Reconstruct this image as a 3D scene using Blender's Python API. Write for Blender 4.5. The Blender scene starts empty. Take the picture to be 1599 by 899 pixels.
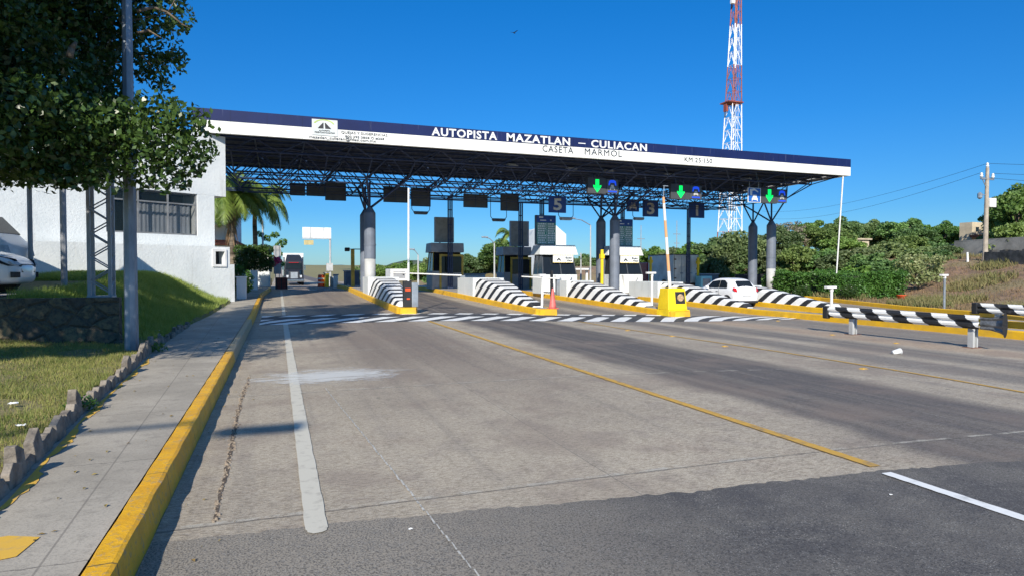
import bpy, math, random
import numpy as np
from mathutils import Vector, Matrix
random.seed(7); rng = np.random.default_rng(7)
C = bpy.context.scene.collection
SC = bpy.context.scene
R = math.radians
# ------------------------------------------------------------------ camera, sky, sun, exposure
H = 1.65; F = 1000.; CX = 799.5; CY = 449.5; YAW = R(20.1); PIT = math.atan(25.5/1000)
cam = bpy.data.cameras.new('camera'); co = bpy.data.objects.new('camera', cam); C.objects.link(co)
co.location = (0, 0, H); co.rotation_euler = (math.pi/2-PIT, 0, -YAW)
cam.sensor_width = 36; cam.lens = 36*1000/1599; cam.clip_end = 6000; cam.clip_start = .05
SC.camera = co
SUN_EL = R(30.5); SUN_AZ = R(65)          # shadows run along (cos, sin) of SUN_AZ
sdir = Vector((math.cos(SUN_AZ)*math.cos(SUN_EL), math.sin(SUN_AZ)*math.cos(SUN_EL), -math.sin(SUN_EL)))
sl = bpy.data.lights.new('sun', 'SUN'); sl.energy = 5.0; sl.angle = R(.55); sl.color = (1, .925, .80)
so = bpy.data.objects.new('sun', sl); C.objects.link(so)
so.rotation_euler = sdir.to_track_quat('-Z', 'Y').to_euler(); so.location = (-30, -40, 60)
W = bpy.data.worlds.new('World'); SC.world = W; W.use_nodes = True
wn = W.node_tree.nodes; wl = W.node_tree.links; wn.clear()
sky = wn.new('ShaderNodeTexSky'); sky.sky_type = 'NISHITA'; sky.sun_disc = False
sky.sun_elevation = SUN_EL; sky.sun_rotation = math.atan2(-math.cos(SUN_AZ), -math.sin(SUN_AZ))
sky.air_density = 1.0; sky.dust_density = .25; sky.ozone_density = 3.5; sky.altitude = 0
bg = wn.new('ShaderNodeBackground'); bg.inputs[1].default_value = .148
wo = wn.new('ShaderNodeOutputWorld')
tcw = wn.new('ShaderNodeTexCoord'); spw = wn.new('ShaderNodeSeparateXYZ'); wl.new(tcw.outputs['Generated'], spw.inputs[0])
crw = wn.new('ShaderNodeValToRGB'); wl.new(spw.outputs[2], crw.inputs[0]); ew = crw.color_ramp.elements     # tint of the air by elevation
ew[0].position = 0; ew[0].color = (.26,.42,.575,1); ew[1].position = 1; ew[1].color = (.72,.9,1,1)
for p_, c_ in ((.09,(.15,.375,.60,1)),(.22,(.08,.385,.67,1)),(.40,(.035,.415,.75,1)),(.58,(.5,.8,1,1))): e_ = ew.new(p_); e_.color = c_
hs = wn.new('ShaderNodeMix'); hs.data_type = 'RGBA'; hs.blend_type = 'MULTIPLY'; hs.inputs[0].default_value = 1
wl.new(sky.outputs[0], hs.inputs[6]); wl.new(crw.outputs[0], hs.inputs[7]); wl.new(hs.outputs[2], bg.inputs[0]); wl.new(bg.outputs[0], wo.inputs[0])
SC.view_settings.view_transform = 'Standard'; SC.view_settings.look = 'None'
SC.view_settings.exposure = .35; SC.view_settings.gamma = 1; SC.view_settings.use_curve_mapping = False
SC.cycles.max_bounces = 6; SC.cycles.transparent_max_bounces = 8
# ------------------------------------------------------------------ pixel <-> world helpers (photo pixels, 1599 wide)
sy_, cy_ = math.sin(YAW), math.cos(YAW); sp_, cp_ = math.sin(PIT), math.cos(PIT)
def ray(px, py):
    a = (px-CX)/F; b = -(py-CY)/F; fz = cp_+b*sp_; uz = -sp_+b*cp_
    return Vector((a*cy_+fz*sy_, -a*sy_+fz*cy_, uz))
def sm(a, b, x):
    t = max(0., min(1., (x-a)/(b-a))); return t*t*(3-2*t)
def lerp(a, b, t): return a+(b-a)*t
def gz(x, y):
    r = 0.022*max(0, min(y, 44)-24)
    if y > 48: r -= 0.5*sm(48, 85, y)
    if y > 120: r += 9.0*sm(120, 1000, y)
    return -0.32*sm(3, 17, x)*(1-sm(60, 90, y))+r
def atY(px, py, Y):
    d = ray(px, py); t = Y/d.y; return Vector((d.x*t, Y, H+d.z*t))
def atX(px, py, X):
    d = ray(px, py); t = X/d.x; return Vector((X, d.y*t, H+d.z*t))
# ------------------------------------------------------------------ mesh builder
class MB:
    def __init__(s): s.v = []; s.f = []; s.m = []
    def add(s, vs, fs, mi=0):
        o = len(s.v); s.v += [tuple(v) for v in vs]; s.f += [tuple(i+o for i in f) for f in fs]; s.m += [mi]*len(fs); return s
    def box(s, x0, x1, y0, y1, z0, z1, mi=0):
        v = [(x0,y0,z0),(x1,y0,z0),(x1,y1,z0),(x0,y1,z0),(x0,y0,z1),(x1,y0,z1),(x1,y1,z1),(x0,y1,z1)]
        return s.add(v, [(0,3,2,1),(4,5,6,7),(0,1,5,4),(1,2,6,5),(2,3,7,6),(3,0,4,7)], mi)
    def hexa(s, lo, hi, mi=0):      # lo, hi: 4 points each, counter-clockwise seen from above
        return s.add(list(lo)+list(hi), [(0,3,2,1),(4,5,6,7),(0,1,5,4),(1,2,6,5),(2,3,7,6),(3,0,4,7)], mi)
    def tube(s, p, q, r0, r1=None, n=8, mi=0, cap=True):
        p = Vector(p); q = Vector(q); r1 = r0 if r1 is None else r1
        d = (q-p)
        if d.length < 1e-6: return s
        d.normalize(); a = Vector((0,0,1)) if abs(d.z) < .9 else Vector((1,0,0))
        u = d.cross(a).normalized(); w = d.cross(u)
        vs = [p+(u*math.cos(2*math.pi*i/n)+w*math.sin(2*math.pi*i/n))*r0 for i in range(n)]
        vs += [q+(u*math.cos(2*math.pi*i/n)+w*math.sin(2*math.pi*i/n))*r1 for i in range(n)]
        fs = [(i, i+n, (i+1)%n+n, (i+1)%n) for i in range(n)]
        if cap: fs += [tuple(range(n)), tuple(range(2*n-1, n-1, -1))]
        return s.add(vs, fs, mi)
    def path(s, pts, r, n=6, mi=0):
        for a, b, i in zip(pts, pts[1:], range(99999)):
            ra = r[i] if isinstance(r, (list, tuple)) else r; rb = r[i+1] if isinstance(r, (list, tuple)) else r
            s.tube(a, b, ra, rb, n, mi)
        return s
    def lathe(s, c, prof, n=16, mi=0):
        c = Vector(c); k = len(prof)
        vs = [c+Vector((r*math.cos(2*math.pi*i/n), r*math.sin(2*math.pi*i/n), z)) for r, z in prof for i in range(n)]
        fs = [(j*n+i, j*n+(i+1)%n, (j+1)*n+(i+1)%n, (j+1)*n+i) for j in range(k-1) for i in range(n)]
        fs += [tuple(range(n-1, -1, -1)), tuple(range((k-1)*n, k*n))]
        return s.add(vs, fs, mi)
    def disc_x(s, c, r, w, n=20, mi=0):   # wheel-like cylinder along x
        c = Vector(c); return s.tube(c-Vector((w/2,0,0)), c+Vector((w/2,0,0)), r, r, n, mi)
    def poly(s, pts, th, axis='y', mi=0):  # extrude polygon (a,b) by thickness along axis; pts given in world 3-D
        d = {'x': Vector((th,0,0)), 'y': Vector((0,th,0)), 'z': Vector((0,0,th))}[axis]
        n = len(pts); a = [Vector(p) for p in pts]; b = [p+d for p in a]
        fs = [tuple(range(n)), tuple(range(2*n-1, n-1, -1))]+[(i, (i+1)%n, (i+1)%n+n, i+n)[::-1] for i in range(n)]
        return s.add(a+b, fs, mi)
    def build(s, name, mats, parent=None, smooth=False, world=False, bevel=0):
        me = bpy.data.meshes.new(name)
        off = parent_loc(parent) if (parent is not None and world) else Vector((0,0,0))
        me.from_pydata([tuple(Vector(v)-off) for v in s.v], [], s.f); 
        mats = mats if isinstance(mats, (list, tuple)) else [mats]
        for m in mats: me.materials.append(m)
        if len(mats) > 1: me.polygons.foreach_set('material_index', s.m)
        if smooth: me.polygons.foreach_set('use_smooth', [True]*len(me.polygons))
        me.update()
        o = bpy.data.objects.new(name, me); C.objects.link(o)
        if parent is not None: o.parent = parent
        if bevel:
            b = o.modifiers.new('bevel', 'BEVEL'); b.width = bevel; b.segments = 2; b.limit_method = 'ANGLE'
        return o
def parent_loc(p):
    l = Vector((0,0,0))
    while p is not None: l += Vector(p.location); p = p.parent
    return l
def thing(name, label, cat, loc=(0,0,0), group=None, rz=0):
    o = bpy.data.objects.new(name, None); C.objects.link(o); o.location = loc; o.rotation_euler = (0,0,rz)
    o['label'] = label; o['category'] = cat; o.empty_display_size = .2
    if group: o['group'] = group
    return o
def tag(o, label=None, cat=None, group=None, kind=None):
    if label: o['label'] = label
    if cat: o['category'] = cat
    if group: o['group'] = group
    if kind: o['kind'] = kind
    return o
def struct(mb, name, mats, smooth=False): return tag(mb.build(name, mats, smooth=smooth), kind='structure')
def dup(root, loc, label, rz=None, scale=None):
    def cp(o, par):
        c = o.copy(); C.objects.link(c)
        if par is not None: c.parent = par
        for ch in list(o.children):
            cp(ch, c)
        return c
    r = cp(root, None); r.location = loc; r['label'] = label
    if rz is not None: r.rotation_euler = (0,0,rz)
    if scale is not None: r.scale = scale if isinstance(scale, tuple) else (scale,)*3
    return r
# ------------------------------------------------------------------ materials
def newmat(name):
    m = bpy.data.materials.new(name); m.use_nodes = True; nt = m.node_tree
    b = nt.nodes['Principled BSDF']; return m, nt, b
def nd(nt, t, **kw):
    n = nt.nodes.new(t)
    for k, v in kw.items():
        if k.startswith('i_'): n.inputs[k[2:].replace('_', ' ')].default_value = v
        else: setattr(n, k, v)
    return n
def math_(nt, op, a, b=None, clamp=False):
    n = nt.nodes.new('ShaderNodeMath'); n.operation = op; n.use_clamp = clamp
    for i, x in enumerate((a, b)):
        if x is None: continue
        if isinstance(x, (int, float)): n.inputs[i].default_value = x
        else: nt.links.new(x, n.inputs[i])
    return n.outputs[0]
def mix(nt, f, a, b, blend='MIX'):
    n = nt.nodes.new('ShaderNodeMix'); n.data_type = 'RGBA'; n.blend_type = blend
    for i, x in ((0, f), (6, a), (7, b)):
        if isinstance(x, (int, float)): n.inputs[i].default_value = x
        elif isinstance(x, (tuple, list)): n.inputs[i].default_value = (*x[:3], 1)
        else: nt.links.new(x, n.inputs[i])
    return n.outputs[2]
def noise(nt, vec, scale, detail=4, rough=.55, dist=0):
    n = nt.nodes.new('ShaderNodeTexNoise'); n.inputs['Scale'].default_value = scale
    n.inputs['Detail'].default_value = detail; n.inputs['Roughness'].default_value = rough; n.inputs['Distortion'].default_value = dist
    nt.links.new(vec, n.inputs['Vector']); return n.outputs['Fac']
def ramp(nt, fac, a, b):   # map range a..b -> 0..1 clamped
    n = nt.nodes.new('ShaderNodeMapRange'); n.interpolation_type = 'SMOOTHSTEP'
    n.inputs[1].default_value = a; n.inputs[2].default_value = b; nt.links.new(fac, n.inputs[0]); return n.outputs[0]
def coords(nt, scale=(1,1,1)):
    t = nt.nodes.new('ShaderNodeTexCoord'); mp = nt.nodes.new('ShaderNodeMapping'); mp.inputs['Scale'].default_value = scale
    nt.links.new(t.outputs['Object'], mp.inputs[0]); return mp.outputs[0], t.outputs['Object']
def bump(nt, b, h, strength=.3, dist=.01):
    n = nt.nodes.new('ShaderNodeBump'); n.inputs['Strength'].default_value = strength; n.inputs['Distance'].default_value = dist
    nt.links.new(h, n.inputs['Height']); nt.links.new(n.outputs[0], b.inputs['Normal'])
def M(name, col, rough=.6, var=.18, scale=2.5, bm=.15, bs=60, metal=0, col2=None, stretch=(1,1,1), spec=None, thr=(.35,.7), bdist=.004):
    m, nt, b = newmat(name)
    v, o = coords(nt, stretch)
    n1 = noise(nt, v, scale, 6, .6)
    c2 = col2 if col2 else tuple(c*(1-var*1.6) for c in col)
    c1 = mix(nt, ramp(nt, n1, *thr), tuple(min(1, c*(1+var*.4)) for c in col), c2)
    n2 = noise(nt, o, bs, 3)
    c3 = mix(nt, math_(nt, 'MULTIPLY', n2, var*.6), c1, tuple(c*.6 for c in col))
    nt.links.new(c3, b.inputs['Base Color'])
    b.inputs['Roughness'].default_value = rough; b.inputs['Metallic'].default_value = metal
    if spec is not None: b.inputs['Specular IOR Level'].default_value = spec
    if bm: bump(nt, b, n2, bm, bdist)
    return m
def emis(name, col, s):
    m, nt, b = newmat(name); b.inputs['Base Color'].default_value = (*[c*.5 for c in col], 1)
    b.inputs['Emission Color'].default_value = (*col, 1); b.inputs['Emission Strength'].default_value = s; return m
def leafmat(name, a, c, scale=1.2, trans=.25, rough=.45):
    rn = name in ('mid_green_leaf', 'olive_leaf', 'dry_twiggy_leaf')
    m, nt, b = newmat(name); v, o = coords(nt)
    n = noise(nt, o, scale, 3); n2 = noise(nt, o, scale*14, 2)
    f = math_(nt, 'ADD', math_(nt, 'MULTIPLY', n, .55), math_(nt, 'MULTIPLY', n2, .45))
    cc = mix(nt, ramp(nt, f, .36, .64), a, c)
    oi = nt.nodes.new('ShaderNodeObjectInfo'); hv = nt.nodes.new('ShaderNodeHueSaturation'); nt.links.new(cc, hv.inputs['Color'])
    nt.links.new(math_(nt, 'ADD', .482, math_(nt, 'MULTIPLY', oi.outputs['Random'], .03)), hv.inputs['Hue'])
    nt.links.new(math_(nt, 'ADD', .70, math_(nt, 'MULTIPLY', math_(nt, 'FRACT', math_(nt, 'MULTIPLY', oi.outputs['Random'], 7.3)), .6)), hv.inputs['Value'])
    nt.links.new(math_(nt, 'ADD', .72, math_(nt, 'MULTIPLY', math_(nt, 'FRACT', math_(nt, 'MULTIPLY', oi.outputs['Random'], 3.7)), .3)), hv.inputs['Saturation']); cc = hv.outputs[0] if rn else cc; nt.links.new(cc, b.inputs['Base Color']); b.inputs['Roughness'].default_value = rough
    b.inputs['Specular IOR Level'].default_value = .4
    tr = nt.nodes.new('ShaderNodeBsdfTranslucent'); nt.links.new(mix(nt, .5, cc, (c[0]*1.6, c[1]*1.7, c[2]*.7)), tr.inputs[0])
    ms = nt.nodes.new('ShaderNodeMixShader'); ms.inputs[0].default_value = trans
    nt.links.new(b.outputs[0], ms.inputs[1]); nt.links.new(tr.outputs[0], ms.inputs[2])
    nt.links.new(ms.outputs[0], nt.nodes['Material Output'].inputs[0]); return m

white = M('white_paint', (.78,.78,.76), .5, .08, 1.5, .1, 40)
wallwhite = M('rough_white_plaster', (.72,.74,.74), .85, .08, 1.2, .5, 14, bdist=.02)
fasciawhite = M('fascia_white', (.82,.82,.80), .45, .05, .8, .05, 20)
navy = M('navy_paint', (.005,.014,.075), .6, .2, 3, .05, 30, stretch=(3,1,.3), col2=(.008,.02,.09), spec=.2)
steelblue = M('dark_blue_steel', (.028,.05,.12), .5, .2, 3)
roofmat = M('roof_sheet', (.032,.042,.075), .6, .2, 1.5)
yellow = M('yellow_kerb_paint', (.74,.42,.010), .6, .22, 2.2, .5, 26, col2=(.62,.36,.03), bdist=.006)
yellowc = M('yellow_box_paint', (.86,.60,.01), .5, .1, 2, .2, 20)
yellowd = M('yellow_frame_paint', (.55,.38,.05), .5, .2, 2)
blackp = M('black_paint', (.018,.019,.022), .55, .2, 3)
greyp = M('grey_panel', (.075,.085,.10), .5, .15, 2)
colgrey = M('grey_column_paint', (.16,.185,.235), .5, .12, 2)
colwhite = M('white_post_lit_column', (.45,.46,.46), .6, .12, 2)
galv = M('galvanised_steel', (.36,.40,.44), .42, .15, 3, .1, 60, metal=.5)
polem = M('galvanised_pole', (.27,.31,.36), .5, .25, 4, .15, 50, metal=.3, stretch=(1,1,.3))
rust = M('rusty_steel', (.20,.09,.05), .8, .4, 4)
redsteel = M('red_tower_paint', (.30,.075,.05), .6, .25, .6)
whitesteel = M('white_tower_paint', (.75,.76,.78), .5, .1, .6)
glassd = M('dark_glass', (.012,.016,.02), .12, .1, 1, 0, spec=.35)
booths = M('grey_paint_shaded_booth', (.34,.35,.37), .5, .15, 2)
stone = M('grey_edging_stone', (.25,.215,.175), .9, .3, 6, .9, 22, col2=(.11,.095,.08), bdist=.02)
rubble = M('rubble_wall_stone', (.13,.105,.07), .9, .4, 2.0, .9, 9, col2=(.045,.045,.042), bdist=.03)
sidew = M('sidewalk_concrete', (.37,.345,.31), .85, .16, 1.3, .35, 45, col2=(.25,.235,.215), bdist=.004)
linew = M('worn_white_line', (.50,.475,.40), .8, .25, 9, .3, 60, col2=(.33,.305,.26), thr=(.5,.8))
liney = M('worn_yellow_line', (.50,.29,.045), .8, .25, 7, .3, 60, col2=(.25,.18,.10), thr=(.45,.72))
whitez = M('zebra_white', (.74,.74,.71), .7, .2, 3, .2, 60, col2=(.48,.47,.45), thr=(.5,.8))
def rubblemat():
    m, nt, b = newmat('rubble_wall_stone'); v, o = coords(nt); wv = nt.nodes.new('ShaderNodeMapping'); wv.inputs['Scale'].default_value = (3.2,3.2,4.2)
    n = noise(nt, o, 3, 5, .6); mx_ = mix(nt, .12, o, n); nt.links.new(mx_, wv.inputs[0])
    vo = nt.nodes.new('ShaderNodeTexVoronoi'); vo.feature = 'DISTANCE_TO_EDGE'; nt.links.new(wv.outputs[0], vo.inputs['Vector']); vo.inputs['Scale'].default_value = 1
    vc = nt.nodes.new('ShaderNodeTexVoronoi'); nt.links.new(wv.outputs[0], vc.inputs['Vector']); vc.inputs['Scale'].default_value = 1
    sp = nt.nodes.new('ShaderNodeSeparateColor'); nt.links.new(vc.outputs['Color'], sp.inputs[0])
    c = mix(nt, sp.outputs[0], (.085,.075,.06), (.19,.15,.085)); c = mix(nt, ramp(nt, noise(nt, o, 14, 5, .7), .4, .65), c, (.06,.055,.05))
    c = mix(nt, ramp(nt, vo.outputs['Distance'], .0, .05), (.07,.062,.05), c); nt.links.new(c, b.inputs['Base Color']); b.inputs['Roughness'].default_value = .95
    bump(nt, b, math_(nt, 'ADD', ramp(nt, vo.outputs['Distance'], 0, .15), n), .9, .05); return m
rubble = rubblemat()
blackz = M('zebra_black', (.035,.037,.042), .75, .2, 3, .2, 60, col2=(.09,.09,.09))
orange = M('orange_plastic', (.72,.09,.02), .5, .15, 3)
rubber = M('rubber', (.015,.015,.016), .8, .2, 4)
carw = newmat('white_car_paint'); carw[2].inputs['Base Color'].default_value = (.8,.81,.82,1); carw[2].inputs['Roughness'].default_value = .3; carw[2].inputs['Coat Weight'].default_value = .6; carw = carw[0]
chrome = M('chrome', (.6,.6,.62), .15, .05, 2, 0, metal=1)
redl = M('red_lamp', (.45,.01,.012), .2, .1, 5, 0)
clearl = M('clear_lamp', (.55,.58,.62), .1, .15, 9, 0)
bark = M('bark', (.16,.125,.09), .9, .35, 4, .6, 25, stretch=(1,1,.3), bdist=.02)
palmbark = M('palm_trunk', (.20,.16,.12), .9, .35, 3, .6, 9, stretch=(.3,.3,3), bdist=.02)
greenled = emis('green_led', (.0,.85,.12), 1.1)
blueled = emis('blue_led', (.01,.07,.75), .75)
signblue = M('sign_blue', (.018,.07,.30), .45, .15, 2, .02)
etcblue = M('bright_sign_blue', (.02,.14,.52), .4, .1, 2, .02)
signgreen = M('tariff_green', (.02,.23,.16), .45, .12, 2, .02)
signwhite = M('sign_white', (.74,.76,.76), .45, .08, 2, .02)
numgrey = M('number_grey', (.60,.59,.56), .5, .1, 2, .02)
textd = M('dark_lettering', (.035,.05,.07), .6, .2, 4, .02)
paper = M('white_litter', (.75,.76,.76), .7, .1, 5)
terracotta = M('terracotta_tile', (.42,.12,.06), .8, .3, 3)
beige = M('beige_plaster', (.55,.47,.34), .85, .15, 1)
blockwall = M('old_block_wall', (.27,.265,.25), .9, .25, .7, .4, 8, col2=(.15,.15,.14), bdist=.02)
lightblue = M('light_blue_plastic', (.25,.62,.74), .4, .08, 3)
curtain = M('grey_curtain', (.42,.46,.52), .8, .15, 6, .3, 10, stretch=(4,4,.2))
boxdirty = M('dirty_white_box', (.78,.75,.68), .6, .2, 1.2, .15, 20, col2=(.60,.57,.50))
def clad(name, col, seam, drip, dripcol, rough=.5):
    m, nt, b = newmat(name); v, o = coords(nt); sp = nt.nodes.new('ShaderNodeSeparateXYZ'); nt.links.new(o, sp.inputs[0])
    st = nt.nodes.new('ShaderNodeMapping'); st.inputs['Scale'].default_value = (9,1,.55); nt.links.new(o, st.inputs[0])
    n = noise(nt, st.outputs[0], 1.0, 5, .7); n2 = noise(nt, o, .6, 5, .6)
    c = mix(nt, ramp(nt, n2, .35, .7), col, tuple(x*.82 for x in col))
    c = mix(nt, math_(nt, 'MULTIPLY', ramp(nt, n, .60, .70), drip), c, dripcol)
    fr = math_(nt, 'LESS_THAN', math_(nt, 'FRACT', math_(nt, 'DIVIDE', math_(nt, 'ADD', sp.outputs[0], 100), seam)), .02)
    c = mix(nt, math_(nt, 'MULTIPLY', fr, .45), c, tuple(x*.35 for x in col))
    nt.links.new(c, b.inputs['Base Color']); b.inputs['Roughness'].default_value = rough; b.inputs['Specular IOR Level'].default_value = .25
    bump(nt, b, math_(nt, 'ADD', n2, fr), .25, .01); return m
fasciawhite = clad('fascia_white_cladding', (.82,.82,.79), 1.52, .35, (.50,.47,.42))
navy = clad('navy_cladding', (.006,.016,.085), 1.52, .30, (.16,.19,.30), .6)
def plaster():
    m, nt, b = newmat('rough_white_plaster'); v, o = coords(nt)
    st = nt.nodes.new('ShaderNodeMapping'); st.inputs['Scale'].default_value = (1.6,1.6,.22); nt.links.new(o, st.inputs[0])
    a = noise(nt, st.outputs[0], 1.6, 7, .7); c2 = noise(nt, o, .5, 5, .6); f = noise(nt, o, 11, 6, .7)
    c = mix(nt, ramp(nt, c2, .35, .7), (.72,.75,.75), (.62,.66,.67)); c = mix(nt, math_(nt, 'MULTIPLY', ramp(nt, a, .54, .72), .45), c, (.40,.39,.36))
    c = mix(nt, math_(nt, 'MULTIPLY', ramp(nt, f, .60, .68), .35), c, (.45,.45,.44))
    nt.links.new(c, b.inputs['Base Color']); b.inputs['Roughness'].default_value = .9; bump(nt, b, f, .6, .03); return m
wallwhite = plaster()
# striped paint: s = y + k z along object axes
def stripes(name, pitch, k, duty=.5, kx=0, a=(.78,.78,.76), b=(.02,.021,.024), wear=.5):
    m, nt, bs = newmat(name); v, o = coords(nt)
    sp = nt.nodes.new('ShaderNodeSeparateXYZ'); nt.links.new(o, sp.inputs[0])
    s = math_(nt, 'ADD', sp.outputs[1], math_(nt, 'MULTIPLY', sp.outputs[2], k))
    if kx: s = math_(nt, 'ADD', s, math_(nt, 'MULTIPLY', sp.outputs[0], kx))
    s = math_(nt, 'ADD', s, math_(nt, 'MULTIPLY', noise(nt, o, 5, 2), .05))
    fr = math_(nt, 'FRACT', math_(nt, 'DIVIDE', math_(nt, 'ADD', s, 100), pitch))
    st = math_(nt, 'GREATER_THAN', fr, duty)
    n = noise(nt, o, 6, 6, .65)
    aa = mix(nt, ramp(nt, n, .5, .85), a, tuple(c*(1-.5*wear) for c in a))
    bb = mix(nt, ramp(nt, n, .55, .8), b, tuple(c+.06 for c in b))
    nt.links.new(mix(nt, st, bb, aa), bs.inputs['Base Color']); bs.inputs['Roughness'].default_value = .6
    bump(nt, bs, noise(nt, o, 40, 3), .2, .004); return m
cushion = stripes('striped_cushion_paint', 1.08, 1.15, .42)
railst = stripes('striped_rail_paint', .92, -1.25, .5, wear=.3)
boomst = stripes('boom_paint', 99, 0, .5)
def boommat():
    m, nt, bs = newmat('orange_white_boom'); v, o = coords(nt); sp = nt.nodes.new('ShaderNodeSeparateXYZ'); nt.links.new(o, sp.inputs[0])
    st = math_(nt, 'GREATER_THAN', math_(nt, 'FRACT', math_(nt, 'DIVIDE', sp.outputs[2], 1.5)), .5)
    nt.links.new(mix(nt, st, (.74,.70,.64), (.66,.34,.15)), bs.inputs['Base Color']); bs.inputs['Roughness'].default_value = .5; return m
boomor = boommat()
# --- road concrete
def roadmat():
    m, nt, b = newmat('road_concrete'); v, o = coords(nt)
    sp = nt.nodes.new('ShaderNodeSeparateXYZ'); nt.links.new(o, sp.inputs[0]); X, Y = sp.outputs[0], sp.outputs[1]
    big = noise(nt, o, .35, 5, .6); mid = noise(nt, o, 2.2, 6, .65); fine = noise(nt, o, 70, 4, .7); gr = noise(nt, o, 160, 2, .6)
    vs = nt.nodes.new('ShaderNodeMapping'); vs.inputs['Scale'].default_value = (3.2,.09,1); nt.links.new(o, vs.inputs[0])
    streak = noise(nt, vs.outputs[0], 1.0, 6, .6)
    col = mix(nt, ramp(nt, big, .3, .7), (.435,.382,.302), (.35,.305,.242))
    col = mix(nt, math_(nt, 'MULTIPLY', ramp(nt, mid, .45, .75), .45), col, (.23,.20,.18))
    # lane grime: tyre and oil bands along the lanes
    xw = math_(nt, 'ADD', X, math_(nt, 'MULTIPLY', math_(nt, 'SUBTRACT', big, .5), 1.0))
    def band(x0, x1, soft):
        return math_(nt, 'MULTIPLY', ramp(nt, xw, x0-soft, x0+soft), math_(nt, 'SUBTRACT', 1, ramp(nt, xw, x1-soft, x1+soft)))
    for x0, x1, sft, amt, c in ((1.1,4.1,.7,.85,(.17,.138,.118)), (5.7,8.9,.30,1.0,(.088,.080,.080)), (11.5,12.8,.4,.8,(.12,.112,.11)), (13.6,15.2,.5,.8,(.12,.112,.11)), (17.2,20.0,.5,.7,(.12,.112,.11)), (21.8,24.0,.5,.7,(.12,.11,.11)), (26.5,30.5,.5,.6,(.13,.12,.11))):
        f = math_(nt, 'MULTIPLY', band(x0, x1, sft), amt)
        f = math_(nt, 'MULTIPLY', f, math_(nt, 'ADD', .7, math_(nt, 'MULTIPLY', ramp(nt, streak, .3, .65), .3)))
        if x0 < 2: f = math_(nt, 'MULTIPLY', f, ramp(nt, Y, 5, 14))
        else: f = math_(nt, 'MULTIPLY', f, math_(nt, 'ADD', .9, math_(nt, 'MULTIPLY', ramp(nt, Y, 3, 9), .1)))
        col = mix(nt, f, col, c)
    col = mix(nt, math_(nt, 'MULTIPLY', ramp(nt, streak, .5, .72), .35), col, (.17,.155,.145))
    # reddish dust between lanes 3 and 4
    col = mix(nt, math_(nt, 'MULTIPLY', band(15.6,17.0,.3), .5), col, (.40,.28,.19))
    # brown blotch in the first lane
    col = mix(nt, math_(nt, 'MULTIPLY', ramp(nt, noise(nt, o, .9, 5, .7), .52, .7), .3), col, (.24,.18,.145))
    # joints
    for ax, per, off, wd, cc, amt in ((Y, 4.6, 1.1, .006, (.42,.40,.35), .5), (X, 4.9, 2.1, .0018, (.40,.37,.31), .25)):
        fr = math_(nt, 'FRACT', math_(nt, 'DIVIDE', math_(nt, 'ADD', math_(nt, 'ADD', ax, math_(nt, 'MULTIPLY', mid, .04)), 100-off), per))
        j = math_(nt, 'LESS_THAN', math_(nt, 'ABSOLUTE', math_(nt, 'SUBTRACT', fr, .5)), wd)
        j = math_(nt, 'MULTIPLY', j, math_(nt, 'MULTIPLY', ramp(nt, noise(nt, o, 3, 5, .7), .42, .6), amt+.3))
        col = mix(nt, j, col, cc)
        j2 = math_(nt, 'LESS_THAN', math_(nt, 'ABSOLUTE', math_(nt, 'SUBTRACT', fr, .5-wd*1.2)), wd*.5)
        col = mix(nt, math_(nt, 'MULTIPLY', j2, .6), col, (.10,.09,.08))
    # pits and grain
    an = nt.nodes.new('ShaderNodeMapping'); an.inputs['Scale'].default_value = (.45,1.5,1); nt.links.new(o, an.inputs[0])
    g1 = noise(nt, an.outputs[0], 26, 6, .75); g2 = noise(nt, an.outputs[0], 75, 3, .7)
    col = mix(nt, math_(nt, 'MULTIPLY', ramp(nt, g1, .48, .58), .62), col, mix(nt, 1.0, col, (.52,.49,.45), 'MULTIPLY'))
    col = mix(nt, math_(nt, 'MULTIPLY', ramp(nt, g2, .50, .58), .65), col, mix(nt, 1.0, col, (.48,.45,.42), 'MULTIPLY'))
    col = mix(nt, math_(nt, 'MULTIPLY', ramp(nt, gr, .50, .60), .6), col, mix(nt, 1.0, col, (1.75,1.7,1.6), 'MULTIPLY'))
    br = math_(nt, 'MULTIPLY', ramp(nt, noise(nt, o, .55, 4, .6), .5, .62), .35); col = mix(nt, br, col, (.22,.17,.135))
    # small dark spots
    vo = nt.nodes.new('ShaderNodeTexVoronoi'); vo.inputs['Scale'].default_value = 1.1; nt.links.new(o, vo.inputs['Vector'])
    col = mix(nt, math_(nt, 'MULTIPLY', math_(nt, 'LESS_THAN', math_(nt, 'ADD', vo.outputs['Distance'], math_(nt, 'MULTIPLY', mid, .12)), .085), .7), col, (.07,.065,.06))
    nt.links.new(col, b.inputs['Base Color']); b.inputs['Roughness'].default_value = .85
    hh = math_(nt, 'ADD', g1, math_(nt, 'MULTIPLY', g2, .7)); bump(nt, b, hh, .8, .008); return m
roadc = roadmat()
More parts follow.
